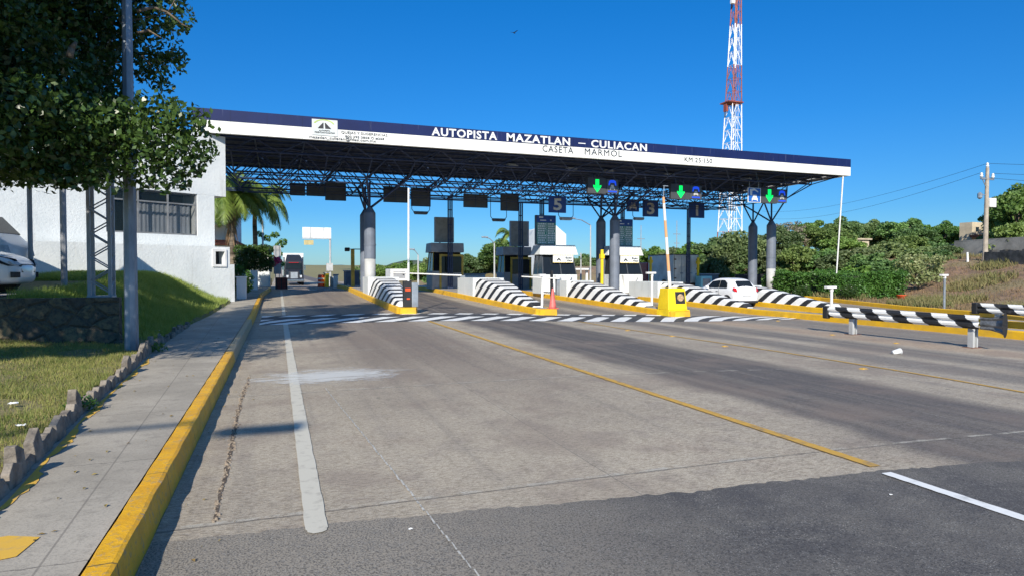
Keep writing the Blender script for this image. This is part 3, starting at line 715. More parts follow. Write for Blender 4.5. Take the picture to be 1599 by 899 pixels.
MB().tube(atX(1305,433,34.1)+Vector((0,0,-.6)), (33.75,31.1,7.7), .045, .045, 8).build('corner_pole', white, cr, world=True)
# lettering
def textmesh(body, mat, x0, x1, z0, z1, y, parent, name='lettering', th=.02, bold=.0, slope=None, sp=1.0):
    cu = bpy.data.curves.new(name, 'FONT'); cu.body = body; cu.extrude = .01; cu.offset = bold; cu.space_character = sp; cu.resolution_u = 3
    ob = bpy.data.objects.new('tmp', cu); C.objects.link(ob); dg = bpy.context.evaluated_depsgraph_get()
    me = bpy.data.meshes.new_from_object(ob.evaluated_get(dg)); bpy.data.objects.remove(ob); bpy.data.curves.remove(cu)
    v = np.array([p.co[:] for p in me.vertices]); mn, mx = v.min(0), v.max(0)
    w = (v-mn)/(mx-mn+1e-9); X = x0+w[:,0]*(x1-x0); Z = z0+w[:,1]*(z1-z0); Yv = y-th*w[:,2]
    off = parent_loc(parent); out = np.stack([X,Yv,Z],1)-np.array(off)
    me.vertices.foreach_set('co', out.astype(np.float32).ravel()); me.materials.clear(); me.materials.append(mat); me.update(); me.name = name
    o = bpy.data.objects.new(name, me); C.objects.link(o); o.parent = parent; return o
def ptxt(body, px0, px1, zc, h, y, mat, parent, **k):
    a = atY(px0, 230, y).x; b_ = atY(px1, 230, y).x; return textmesh(body, mat, a, b_, zc-h/2, zc+h/2, y, parent, **k)
ptxt('AUTOPISTA', 674, 776, 8.50, .40, FY-.014, signwhite, cr, bold=.025, sp=1.12)
ptxt('MAZATLAN', 791, 890, 8.50, .40, FY-.014, signwhite, cr, bold=.025, sp=1.12)
ptxt('-', 903, 914, 8.47, .045, FY-.014, signwhite, cr, bold=.01)
ptxt('CULIACAN', 923, 1010, 8.50, .40, FY-.014, signwhite, cr, bold=.025, sp=1.12)
ptxt('CASETA', 847, 895, 8.06, .33, FY-.002, textd, cr, sp=1.15)
ptxt('MARMOL', 913, 971, 8.06, .33, FY-.002, textd, cr, sp=1.15)
ptxt('KM 25·150', 1069, 1112, 8.02, .26, FY-.002, textd, cr, sp=1.08)
ptxt('QUEJAS Y SUGERENCIAS', 533, 605, 8.13, .15, FY-.002, textd, cr, sp=1.05)
ptxt('800 295 3858 Ó #268', 539, 600, 7.97, .14, FY-.002, textd, cr)
ptxt('mazatlan_culiacan@fdesi.com.mx', 483, 587, 7.82, .17, FY-.002, textd, cr)
MB().box(1.54,2.68,FY-.03,FY-.013,7.93,8.66).build('logo_panel', M('logo_panel_grey', (.58,.62,.62), .5, .08), cr, world=True)
def logo(parent, xc, zc, s, y, full=True, mt=None):
    m = MB()
    m.poly([(xc-.30*s,y,zc-.12*s),(xc-.06*s,y,zc+.16*s),(xc-.03*s,y,zc+.16*s),(xc-.03*s,y,zc-.12*s)][:4], -.012, 'y', 0)
    m.poly([(xc+.05*s,y,zc-.12*s),(xc+.03*s,y,zc+.16*s),(xc+.06*s,y,zc+.16*s),(xc+.34*s,y,zc-.12*s)], -.012, 'y', 0)
    m.build('logo_mark', blackp, parent, world=True)
    m = MB(); n = 14
    for i in range(n):
        t0 = math.pi*(.12+.76*i/n); t1 = math.pi*(.12+.76*(i+1)/n)
        f = lambda t, r: (xc+math.cos(t)*.52*s*r, y-.006, zc+.02*s+math.sin(t)*.30*s*r)
        m.add([f(t0,1),f(t1,1),f(t1,.86),f(t0,.86)], [(0,1,2,3)])
    m.build('logo_arc', M('logo_lime', (.42,.55,.10), .5, .1), parent, world=True)
logo(cr, 2.08, 8.36, .95, FY-.033)
textmesh('AUTOPISTA', textd, 1.85,2.35, 8.13,8.18, FY-.033, cr); textmesh('MAZATLAN-CULIACAN', textd, 1.66,2.55, 8.03,8.10, FY-.033, cr)
# ------------------------------------------------------------------ traffic islands with striped cushions
ISL = [  # label, x(y12), x(y34), tip y, tip width, body width, cushion near, apex, block end, top z, end y
 ('first toll island from the left sidewalk with yellow kerb and steep striped wedge', 4.42,4.3,24.85,.85,1.75,25.45,33.6,35.8,1.33,52),
 ('second toll island from the left with yellow kerb and traffic cone on its tip', 10.3,10.0,24.6,1.0,1.95,25.7,33.8,37.0,1.26,52),
 ('third toll island with yellow kerb ending under the yellow box pedestal', 16.2,16.05,23.7,1.0,1.95,26.3,34.6,35.6,1.08,52),
 ('fourth toll island whose long yellow kerb runs behind the nearer striped crash rail', 20.2,20.9,10.5,.9,1.9,24.6,32.3,35.6,1.0,52),
 ('fifth toll island with striped wedge right of the white hatchback', 23.9,24.75,9.5,.9,1.6,22.9,29.6,31.5,.82,46)]
isl_roots = []
for lab, xa, xb, ty, tw, bw, cn, ca, ce, cz, ey in ISL:
    xl = lambda y: lerp(xa, xb, (y-12)/22)
    root = thing('toll_island', lab, 'traffic island', (xl(ty), ty, gz(xl(ty),ty)), 'toll islands between the lanes'); isl_roots.append(root)
    m = MB(); top = []; ysi = span((ty,ty+.3,.1),(ty+.3,ey,1.0))
    def wid(y): return lerp(tw, bw, sm(cn, cn+7, y))
    L_ = []; R_ = []
    for y in ysi:
        ins = .10*(1-sm(ty,ty+.25,y)); a = xl(y)+ins; b_ = xl(y)+wid(y)-ins; z = gz(a,y)
        L_.append((a,y,z-.05)); R_.append((b_,y,gz(b_,y)-.05)); top.append((a+.02,y,z+.25,b_-.02))
    for k in range(len(ysi)-1):
        y0, y1 = ysi[k], ysi[k+1]; t0, t1 = top[k], top[k+1]; kw = .16
        prof = lambda q, yy: [(q[0]-.02,yy,q[2]-.30),(q[0]-.01,yy,q[2]-.03),(q[0]+.03,yy,q[2]),(q[0]+kw,yy,q[2])]
        prof2 = lambda q, yy: [(q[3]-kw,yy,q[2]),(q[3]-.03,yy,q[2]),(q[3]+.01,yy,q[2]-.03),(q[3]+.02,yy,q[2]-.38)]
        A, B = prof(t0,y0), prof(t1,y1); m.add(A+B, [(0,1,5,4),(1,2,6,5),(2,3,7,6)])
        A, B = prof2(t0,y0), prof2(t1,y1); m.add(A+B, [(0,1,5,4),(1,2,6,5),(2,3,7,6)])
    q = top[0]; m.add([(q[0]-.02,ty,q[2]-.33),(q[3]+.02,ty,q[2]-.38),(q[3],ty,q[2]-.01),(q[0],ty,q[2]-.01),(q[0]+.02,ty+.04,q[2]),(q[3]-.02,ty+.04,q[2])], [(0,1,2,3),(3,2,5,4)])
    m.build('kerb', yellow, root, world=True)
    m = MB()
    for k in range(len(ysi)-1):
        y0, y1 = ysi[k], ysi[k+1]; t0, t1 = top[k], top[k+1]; mi = 1 if y1 < ty+1.0 else 0
        m.add([(t0[0]+.16,y0,t0[2]-.004),(t0[3]-.16,y0,t0[2]-.004),(t1[3]-.16,y1,t1[2]-.004),(t1[0]+.16,y1,t1[2]-.004)], [(0,1,2,3)], mi)
    m.build('island_top', [sidew, yellow], root, world=True)
    # cushion: rounded nose, sloping top, flat block
    m = MB(); st = [cn, cn+.25, cn+.7]+list(np.linspace(cn+1.5, ca, 8)); sec = []
    for y in st:
        t = (y-cn)/(ca-cn); zt_ = lerp(gz(xl(y),y)+.25+.10, cz, sm(-.15,1.02,t)*.35+t*.65); w = wid(y)-.22
        if y == cn: zt_ = gz(xl(y),y)+.27
        if y == st[1]: zt_ += .05
        x0 = xl(y)+.11; ins = min(.30, .5*(zt_-gz(xl(y),y)-.2)); z0 = gz(xl(y),y)+.22; nar = .18 if y == cn else .05 if y == st[1] else 0
        sec.append([(x0+nar,y,z0),(x0+nar+ins*.55,y,lerp(z0,zt_,.8)),(x0+nar+ins,y,zt_),(x0+w-nar-ins,y,zt_),(x0+w-nar-ins*.55,y,lerp(z0,zt_,.8)),(x0+w-nar,y,z0)])
    for A, B in zip(sec, sec[1:]): m.add(A+B, [(i,i+1,i+7,i+6) for i in range(5)])
    m.add(sec[0], [(0,1,2,3,4,5)][::-1]); m.add(sec[-1], [(5,4,3,2,1,0)])
    m.build('striped_wedge', cushion, root, world=True)
    if ce > ca+.3:
        y0 = ca+.004; w = wid(ca)-.16; x0 = xl(ca)+.08; z0 = gz(x0,ca)+.2
        MB().box(x0,x0+w,y0,ce,z0,cz+.03).build('end_block', wallwhite, root, world=True)
def ztop(x, y): return gz(x,y)+.25
# kerb on the far right edge of the plaza
m = MB(); yy = span((8,60,1.0)); 
for y in yy:
    x = kx(y); z = gz(30,y); m.v += [(x-.1,y,z-.05),(x-.09,y,z+.19),(x-.06,y,z+.21),(x+.14,y,z+.21),(x+.16,y,z-.05)]
m.f = [(5*i+j,5*i+j+1,5*i+6+j,5*i+5+j) for i in range(len(yy)-1) for j in range(4)]; m.m = [0]*len(m.f)
struct(m, 'far_kerb', yellow)
# ------------------------------------------------------------------ booths
def booth(label, x, y, kind, sc=1.0):
    z = ztop(x, y); r = thing('toll_booth', label, 'toll booth', (x,y,z), 'toll booths on the islands')
    Wd, L = (1.22, 1.7) if kind == 'light' else (1.1, 1.8)
    bm = booths if kind == 'dark' else wallwhite  # dark kind: greyer body colour carries the shade these booths stand in
    m = MB(); m.box(-Wd,Wd,0,L,.0,1.22)
    m.build('body', bm, r, bevel=.02)
    if kind == 'light':  # projecting faceted bumper panel
        MB().hexa([(-.15,-.02,.02),(.25,-.02,.02),(.25,.1,.02),(-.15,.1,.02)], [(-.45,-.30,1.18),(.75,-.30,1.18),(.75,.1,1.18),(-.45,.1,1.18)]).build('front_fairing', white, r, bevel=.01)
    # glazed band leaning back
    g = MB(); a, b_ = Wd-.04, Wd-.16
    g.hexa([(-a,.04,1.223),(a,.04,1.223),(a,L-.05,1.223),(-a,L-.05,1.223)], [(-b_,.42,2.48),(b_,.42,2.48),(b_,L-.1,2.48),(-b_,L-.1,2.48)])
    g.build('window_glass', glassd, r)
    fr = MB()
    for x0, x1 in ((-a,-b_),(a,b_),(.1,.1)): fr.tube((x0,.03,1.22),(x1,.40,2.48),.03,n=5)
    for x0, x1 in ((-a,-b_),(a,b_)):
        fr.tube((x0,L-.05,1.22),(x1,L-.1,2.48),.04,n=5); fr.tube((x0*1.0,L*.55,1.22),(x1*1.0,L*.55,2.48),.03,n=5)
    fr.build('window_frame', greyp if kind != 'dark' else yellowd, r)
    h = MB()
    c, d = (Wd+.14, Wd+.0) if kind == 'light' else (Wd+.06, Wd+.04)
    h.hexa([(-c,.12,2.485),(c,.12,2.485),(c,L+.1,2.485),(-c,L+.1,2.485)], [(-d,.30 if kind == 'light' else .16,3.12),(d,.30 if kind == 'light' else .16,3.12),(d,L-.1,3.12),(-d,L-.1,3.12)])
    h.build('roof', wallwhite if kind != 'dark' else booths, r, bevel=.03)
    if kind == 'light':
        b2 = MB().hexa([(-.45,.115,1.98),(.98,.115,1.98),(.98,.14,1.98),(-.45,.14,1.98)], [(-.45,.09,2.48),(.98,.09,2.48),(.98,.115,2.48),(-.45,.115,2.48)]).build('banner', signwhite, r)
        e = MB()
        for k in range(12):
            for zz in (1.985, 2.44): e.box(-.44+k*.12,-.38+k*.12,.08,.098 if zz > 2 else .114,zz,zz+.035)
        e.build('banner_border', yellowc, b2)
        w0 = Vector((x,y,z))
        textmesh('Buen', textd, .42+x,.86+x, z+2.25,z+2.37, y+.085, b2); textmesh('Viaje', textd, .48+x,.90+x, z+2.06,z+2.18, y+.095, b2)
        mm = MB(); mm.poly([(x-.22,y+.09,z+2.12),(x-.05,y+.09,z+2.30),(x+.12,y+.09,z+2.12),(x+.02,y+.09,z+2.12),(x-.05,y+.09,z+2.2),(x-.12,y+.09,z+2.12)],-.01,'y'); mm.build('banner_logo', blackp, b2, world=True)
    else:
        f = MB().box(-.62,-.48,-.06,-.003,.0,2.35).box(.92,1.06,-.06,-.003,0,2.35).box(-.479,.919,-.06,-.003,2.2,2.35); f.build('door_frame', yellowd, r)
        MB().box(-.47,.91,-.03,-.004,1.1,2.19).build('door_glass', glassd, r)
    return r
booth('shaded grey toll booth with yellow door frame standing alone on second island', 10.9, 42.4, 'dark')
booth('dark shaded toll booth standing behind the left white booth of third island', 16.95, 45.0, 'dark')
booth('sunlit white toll booth with banner, on the third island beneath the left fare board', 17.05, 37.6, 'light')
booth('sunlit white toll booth with banner, right of the forked column on fourth island', 21.95, 37.6, 'light')
# fare boards / blank boards above booths
def board(label, px0, px1, py0, py1, Y, lit, zbase):
    a = atY(px0,py0,Y); b_ = atY(px1,py1,Y); cx = (a.x+b_.x)/2
    r = thing('fare_board', label, 'fare board', (cx,Y,zbase), 'fare boards on top of the booths')
    w = (b_.x-a.x)/2; z0 = b_.z-zbase; z1 = a.z-zbase
    MB().box(-w,w,0,.25,z0,z1).build('cabinet', [booths if not lit else greyp][0], r, bevel=.01)
    MB().box(-w*.5,-w*.4,.05,.15,-.02,z0).box(w*.4,w*.5,.05,.15,-.02,z0).build('post', steelblue, r)
    if lit:
        MB().box(-w*.94,w*.97,-.014,-.002,z0+.04,z1-.48).build('fare_panel', signgreen, r)
        MB().box(-w*.94,w*.97,-.014,-.002,z1-.475,z1-.03).build('fare_header', signblue, r)
        m = MB(); n = 9; hh = (z1-.5-z0-.06)/n
        for k in range(n):
            zz = z0+.07+k*hh
            for c0, c1 in ((-w*.86,-w*.02),(w*.12,w*.9)):
                x = c0+random.uniform(0,.05)
                while x < c1-.06:
                    l = random.uniform(.05,.16); m.box(x,min(x+l,c1),-.022,-.0145,zz+hh*.22,zz+hh*.82); x += l+.03
            m.box(-w*.9,w*.93,-.020,-.0145,zz-.004,zz+.006)
        m.box(.03,.05,-.020,-.0145,z0+.05,z1-.49)
        m.box(-w*.7,-w*.3,-.022,-.0145,z1-.18,z1-.09).box(-w*.6,w*.0,-.022,-.0145,z1-.36,z1-.3).box(w*.4,w*.55,-.022,-.0145,z1-.36,z1-.28)
        m.build('fare_rows', signwhite, r)
    else: MB().box(-w*.9,w*.8,-.008,-.002,z0+.05,z1-.06).build('back_plate', M('tan_grey_plate', (.30,.30,.27), .5, .15), r)
    return r
board('green and navy fare board with white rows above the third island booth', 837,868,336,383,38.4,True,ztop(17,38.4)+3.12)
board('green and navy fare board with white rows above the fourth island booth', 961,988,342,385,38.8,True,ztop(22,38.8)+3.12)
board('blank grey board above the lone booth on second island', 679,709,339,379,42.9,False,ztop(11,42.9)+3.12)
board('blank grey board above the dark booth behind the white one', 797,826,345,385,45.6,False,ztop(17,45.6)+3.12)
# slim dark twin posts that carry pipes up to the frame
def slim(label, px, Y, z0, py=None):
    x = atY(px, 400, Y).x; r = thing('service_post', label, 'post', (x,Y,z0), 'slim dark service posts under the canopy'); m = MB()
    for dx in (-.13,.0,.13): m.tube((dx,0,0),(dx,0,6.66-z0),.05,n=6)
    for k in range(6): m.box(-.16,.16,-.02,.02,.3+k*1.0,.36+k*1.0)
    m.build('pipes', steelblue, r); return r
slim('slim dark blue pipe post in front of the lone second island booth', 703, 42.0, ztop(10.9,42))
slim('slim dark blue pipe post before the dark booth of third island', 813, 43.6, ztop(16.6,43.6))
slim('slim dark blue pipe post rising behind the left fare board', 846, 41.5, ztop(17,41.5))
slim('slim dark blue pipe post left of the box truck, under the fourth island frame', 972, 42.5, ztop(22,42.5))
slim('slim dark pipe post standing above the box truck beneath number one sign', 1075, 43.2, gz(28,43.2))
# ------------------------------------------------------------------ hanging signs
def hang(root, w, z1, n=2, mat=steelblue, top=6.75):
    m = MB()
    for x in ((-w*.7, w*.7) if n == 2 else (0,)): m.tube((x,.05,z1),(x,.05,max(top-root.location.z, z1+.05)),.02,n=5)
    m.build('hanger', mat, root)
def signroot(name, label, cat, px0, px1, py0, py1, Y, grp):
    a = atY(px0,py0,Y); b_ = atY(px1,py1,Y); c = (a+b_)/2; r = thing(name, label, cat, tuple(c), grp); return r, (b_.x-a.x)/2, (a.z-b_.z)/2
def caricon(m, x, z, s, y=-.02, mi=0):   # small front-view car of real polygons
    P = lambda pts: m.poly([(x+p*s, y, z+q*s) for p, q in pts], -.008, 'y', mi)
    P([(-.42,-.35),(-.42,-.05),(-.30,.05),(-.22,.38),(.22,.38),(.30,.05),(.42,-.05),(.42,-.35),(.30,-.35),(.30,-.22),(-.30,-.22),(-.30,-.35)])
def lanesign(label, px0, px1, py0, py1, split, Y=33.0):
    r, w, h = signroot('lane_signal', label, 'lane signal', px0, px1, py0, py1, Y, 'green arrow lane signals under the canopy')
    xs_ = split*2*w-w
    MB().box(-w,xs_-.02,0,.22,-h,h).build('arrow_cabinet', M('signal_black', (.055,.06,.068), .6, .1), r, bevel=.01)
    MB().box(xs_+.02,w,.03,.22,-h*.86,h*.9).build('icon_cabinet', greyp, r, bevel=.01)
    ax = (-w+xs_)/2; s = h*.93; m = MB()
    m.poly([(ax+p*s,-.004,q*s) for p, q in ((0,-.95),(.62,-.15),(.62,.08),(.28,-.02),(.28,.85),(-.28,.85),(-.28,-.02),(-.62,.08),(-.62,-.15))], -.01, 'y'); m.build('green_arrow', greenled, r)
    ix = (xs_+w)/2; m = MB()
    m.poly([(ix-.26,.026,.05),(ix-.22,.026,.30),(ix-.1,.026,.36),(ix+.1,.026,.36),(ix+.22,.026,.30),(ix+.26,.026,.05),(ix+.18,.026,.05),(ix+.14,.026,.2),(ix-.14,.026,.2),(ix-.18,.026,.05)], -.01, 'y')
    m.box(ix-.28,ix+.28,.014,.026,-.34,-.26); m.build('blue_icon_light', blueled, r)
    m = MB(); caricon(m, ix, -.06, .38, .026); m.build('car_icon', numgrey, r)
    hang(r, w, h, 2, steelblue, 7.6)
    return r
lanesign('black lane signal with green down arrow, leftmost of the three, above fourth lane', 918,966,277,304,.60)
lanesign('black lane signal with green down arrow, middle one, right of raised orange boom', 1048,1096,287,313,.62)
lanesign('black lane signal with green down arrow, rightmost, beside the blue card sign', 1189,1229,293,319,.62)
r, w, h = signroot('payment_sign', 'square blue sign with white hand and car beside the rightmost lane signal', 'road sign', 1168,1188,293,317,33.0, None)
MB().box(-w,w,0,.05,-h,h).build('border', signwhite, r, bevel=.005); MB().box(-w*.9,w*.9,-.006,-.001,-h*.92,h*.92).build('blue_face', etcblue, r)
m = MB(); caricon(m, 0.02, -.18, .55, -.007); m.poly([(-.36,-.007,.36),(-.02,-.007,.42),(.30,-.007,.24),(.27,-.007,.17),(.0,-.007,.30),(-.18,-.007,.26),(-.18,-.007,-.02),(-.34,-.007,-.02)], -.008, 'y'); m.build('white_symbol', signwhite, r); hang(r, w, h, 2, galv, 7.6)
def numsign(label, body, px0, px1, py0, py1, Y, tb=(.26,.74)):
    r, w, h = signroot('lane_number_sign', label, 'number sign', px0, px1, py0, py1, Y, 'blue lane number signs under the canopy')
    MB().box(-w,w,0,.06,-h,h).build('panel', signblue, r, bevel=.005); l = r.location
    if body == 'car':
        m = MB(); caricon(m, 0, -.02, .68, -.003); m.build('car_symbol', numgrey, r)
    else: textmesh(body, numgrey, l.x-w+2*w*tb[0], l.x-w+2*w*tb[1], l.z-h*.72, l.z+h*.72, l.y-.003, r, 'numeral', bold=.03)
    hang(r, w, h, 2, steelblue, 6.75); return r
numsign('blue panel with grey numeral 5 above the left fare board', '5', 857,884,306,333,37.0)
numsign('small blue panel with grey car symbol left of the numeral 3 sign', 'car', 979,998,313,331,40.0)
numsign('blue panel with grey numeral 3 left of the raised orange boom', '3', 1004,1028,313,339,40.0)
numsign('blue panel with grey numeral 1 above the box truck', '1', 1076,1100,317,341,40.0, (.44,.58))
for lab, a in (('small square dark panel hanging nearest the palms',(453,476,286,306)),('dark panel just right of the smallest square one',(479,507,286,307)),('tall dark panel left of the first column struts',(508,540,285,314)),
               ('wide dark panel right of the first column struts',(599,636,291,317)),('tall dark panel right of the white raised boom top, lamp tray below',(642,672,293,323)),('wide dark double panel above and right of the lone booth',(724,761,303,325)),('tall dark panel above the blank board left of numeral 5',(782,809,302,330))):
    r, w, h = signroot('dark_sign_panel', lab, 'sign panel', a[0],a[1],a[2],a[3],40.0,'unlit dark sign panels under the canopy')
    MB().box(-w,w,0,.1,-h,h).build('panel', greyp, r, bevel=.008)  # grey backs, with the canopy shade put into the dark colour
    m = MB()
    for x in ((-w,w) if w < .65 else (-w,0,w)): m.box(x-.02,x+.02,-.02,-.001,-h,h)
    m.box(-w,w,-.019,-.001,h-.03,h+.01).box(-w,w,-.019,-.001,-h-.01,-h+.03); m.build('frame', steelblue, r); hang(r, w, h)
# lamps hung on U frames
for lab, px0, px1, pyt, pyb, Y in (('flat lamp on a dark hanging frame under the tall panel by the white boom',643,671,323,333,39.5),('flat lamp on a square dark hanging frame, left of numeral 5',766,791,303,344,39.5),('flat grey lamp hanging below and right of the numeral 5 sign',872,895,333,342,37.0),('flat grey lamp hanging between car symbol and numeral 3 signs',988,1006,331,342,39.0)):
    a = atY(px0,pyt,Y); b_ = atY(px1,pyb,Y); r = thing('hanging_lamp', lab, 'lamp', ((a.x+b_.x)/2,Y,b_.z), 'flat lamps hung under the canopy'); w = (b_.x-a.x)/2; t = 6.6-b_.z
    MB().hexa([(-w*.65,-.2,-.1),(w*.65,-.2,-.1),(w*.65,.15,-.1),(-w*.65,.15,-.1)], [(-w*.8,-.2,.05),(w*.8,-.2,.05),(w*.8,.15,.05),(-w*.8,.15,.05)]).build('lamp_body', greyp if px0 < 850 else booths, r)
    MB().path([(-w,0,t),(-w,0,.2),(-w*.8,0,.07),(w*.8,0,.07),(w,0,.2),(w,0,t)], .022, 5).build('frame', steelblue, r)
# ------------------------------------------------------------------ barriers and island furniture
r = thing('barrier_gate', 'dark barrier cabinet on first island tip with white arm raised upright', 'barrier gate', (4.95,25.15,ztop(4.9,25.15)))
MB().box(-.30,-.0,-.16,.2,0,1.02).build('cabinet_front', blackp, r, bevel=.02); MB().box(.003,.26,-.16,.2,0,.95).build('cabinet', galv, r, bevel=.02)
MB().box(-.26,-.05,-.172,-.161,.62,.74).box(-.2,-.08,-.172,-.161,.30,.36).build('sticker', [orange], r)
MB().tube((-.12,-.1,.95),(-.1,-.1,4.65),.045,.035,8).build('boom_arm', white, r)
r = thing('barrier_gate', 'white barrier arm lowered across the lane beside the shaded booth door', 'barrier gate', (9.55,30.4,ztop(10,33)))
MB().box(.75,1.05,-.2,.15,0,1.0).build('cabinet', galv, r, bevel=.02); MB().box(.65,.745,-.15,.1,.3,.9).build('cabinet_front', blackp, r)
r.location = (9.85,38.4,ztop(10,38.4)); MB().tube((.8,-.22,1.0),(-3.6,-.22,1.18),.05,.035,8).build('boom_arm', white, r)
r = thing('barrier_gate', 'white barrier arm lowered left of the sunlit third island booth', 'barrier gate', (16.35,36.4,ztop(16.3,36.4)))
MB().box(-.12,.16,-.2,.15,0,1.05).build('cabinet', galv, r, bevel=.02); MB().tube((0,-.22,1.0),(-2.5,-.22,1.14),.05,.035,8).build('boom_arm', white, r)
MB().box(-.5,-.36,-.1,.04,0,1.5).box(-.46,-.38,-.13,-.101,1.0,1.4).build('reader_post', [blackp], r)
# yellow pedestal with intercom on third island tip
yb = atX(1023,495,16.15); r = thing('yellow_pedestal', 'big yellow box pedestal with round tan speaker at third island tip', 'pedestal', (16.1,24.0,gz(16.3,24)))
MB().hexa([(0,-.02,0),(1.12,-.02,0),(1.12,.95,0),(0,.95,0)], [(0.02,.0,.28),(1.1,.0,.28),(1.1,.95,.28),(.02,.95,.28)]).build('plinth', yellowc, r, bevel=.02)
MB().hexa([(.03,.06,.283),(1.02,.06,.283),(1.02,.92,.283),(.03,.92,.283)], [(.10,.20,1.22),(.98,.20,1.22),(.98,.86,1.22),(.10,.86,1.22)]).build('box', yellowc, r, bevel=.02)
MB().hexa([(.44,.085,.55),(.93,.085,.55),(.93,.2,.55),(.44,.2,.55)], [(.44,.16,1.08),(.93,.16,1.08),(.93,.25,1.08),(.44,.25,1.08)]).build('speaker_frame', blackp, r, bevel=.01)
MB().tube((.685,.115,.815),(.685,.07,.81),.17,.15,20).build('speaker_disc', M('tan_disc', (.52,.36,.20), .7, .3, 12), r)
r = thing('barrier_boom', 'raised orange and white boom standing upright on the yellow pedestal', 'boom', (16.75,24.5,gz(16.5,24.5)+1.22))
tp = atY(1036,308,24.5); MB().tube((-.25,0,-.0),tuple(tp-r.location),.075,.055,10).build('boom_arm', boomor, r)
p2 = atY(1037,290,24.5)-r.location; MB().tube(tuple(tp-r.location),tuple(p2),.02,n=5).box(p2.x-.05,p2.x+.2,-.02,.02,p2.z-.03,p2.z).build('tip_bracket', galv, r)
# traffic cone
r = thing('traffic_cone', 'tall faded red traffic cone on the tip of the second island', 'cone', (10.95,24.9,ztop(10.8,24.9)+.0))
pink = M('faded_red_plastic', (.66,.14,.12), .55, .2, 4)
MB().box(-.2,.2,-.2,.2,0,.04).build('base', pink, r, bevel=.01); MB().lathe((0,0,.04), ((.17,0),(.155,.05),(.04,.80),(.03,.82)), 16).build('cone_body', pink, r, True)
MB().lathe((0,0,.04), ((.112,.32),(.088,.46)), 16).build('collar', M('pale_collar', (.7,.38,.34), .6, .2, 5), r)
def sensor(label, x, y, h, lean=0, hd=.35):
    r = thing('sensor_post', label, 'sensor post', (x,y,max(G(x,y),ztop(x,y)) if x < 26 else G(x,y)), 'white posts with sensor heads')
    MB().tube((0,0,0),(lean,0,h),.055,.05,8).build('post', galv if x > 26 else white, r); MB().box(lean-hd,lean+hd*.6,-.09,.09,h,h+.09).box(lean-.05,lean+.05,-.05,.05,h-.12,h).build('sensor_head', white, r, bevel=.01)
    MB().box(-.1,.1,-.1,.1,0,.03).build('foot', galv, r)
sensor('white sensor post left of the cone on second island', 10.62, 25.3, 1.35, .05, .18)
sensor('white sensor post left of the yellow pedestal', 18.9-2.0, 26.6, 1.55, .0, .3)
sensor('white sensor post at far end of the nearer striped rail', 20.75, 19.6, 1.05, .0, .3)
sensor('grey sensor post with flat white head before the brown bank', 30.3, 21.9, 1.65, 0, .25)
# crash rails
def wrail(label, x, y0, y1, z0, posts, flare):
    r = thing('crash_rail', label, 'guardrail', (x,y0,z0), 'black and white striped crash rails')
    prof = ((0,.0),(-.015,.035),(-.07,.06),(-.075,.115),(-.02,.16),(-.02,.19),(-.075,.235),(-.07,.29),(-.015,.315),(0,.35))
    m = MB(); ys_ = np.linspace(0, y1-y0, 14); n = len(prof)
    for y in ys_: m.v += [(px_, y, .50+pz_) for px_, pz_ in prof]+[(px_+.012, y, .50+pz_) for px_, pz_ in prof]
    for a in range(len(ys_)-1):
        for i in range(n-1):
            o0, o1 = a*2*n, (a+1)*2*n
            m.f.append((o0+i, o0+i+1, o1+i+1, o1+i)); m.f.append((o0+n+i, o1+n+i, o1+n+i+1, o0+n+i+1)); m.m += [0,0]
    m.build('rail', railst, r, False)
    for p in posts:
        q = MB(); q.box(.04,.11,p-y0-.07,p-y0+.07,-.02,.80).box(.11,.19,p-y0-.015,p-y0+.015,-.02,.80).box(.19,.23,p-y0-.07,p-y0+.07,-.02,.80).box(-.005,.04,p-y0-.05,p-y0+.05,.58,.74); q.build('post', colwhite, r)
        MB().box(-.06,.33,p-y0-.15,p-y0+.15,-.02,.012).build('foot_plate', rust, r)
    return r
r = wrail('striped black and white crash rail standing nearest on the road, flared black end', 16.85, 11.25, 16.0, -.32, (15.2,11.5), True)
m = MB(); sect = []
for k, (yy_, w_, t_) in enumerate(((0,.155,0),(-.25,.165,.02),(-.45,.21,.03),(-.58,.27,.03),(-.60,.30,.0))):
    sect.append([(.02+t_+.02*math.sin(i*2.4), yy_, .655+w_*math.cos(math.pi*i/9)) for i in range(10)])
for A, B in zip(sect, sect[1:]): m.add(A+B, [(i,i+1,i+11,i+10) for i in range(9)])
m.build('flared_end', M('dull_crumpled_steel', (.22,.23,.24), .45, .4, 8, .3, 20, metal=.5), r)
MB().tube((-.03,-.60,.655),(.10,-.60,.655),.02,n=6).add([(.12-.02,-.61,.655+.32*math.cos(a)) if False else (.02+.10*math.sin(a),-.605,.655+.32*math.cos(a)) for a in np.linspace(0,2*math.pi,20)[:-1]], [tuple(range(19))]).build('end_disc', rubber, r)
m = MB(); m.box(-.09,.06,4.75,4.95,.45,.86); m.build('end_cap', blackp, r, bevel=.03)
r = wrail('striped crash rail farther right, mostly cut off by the photo edge', 23.6, 8.0, 15.8, -.32, (15.2,9.5), False)
MB().box(-.09,.08,7.8,8.0,.46,.86).build('end_cap', blackp, r, bevel=.03)
def gnd(px, py, g=G):
    d = ray(px,py); t = 1.
    while H+d.z*t > g(d.x*t,d.y*t) and t < 300: t += .03
    return Vector((d.x*t,d.y*t,g(d.x*t,d.y*t)))
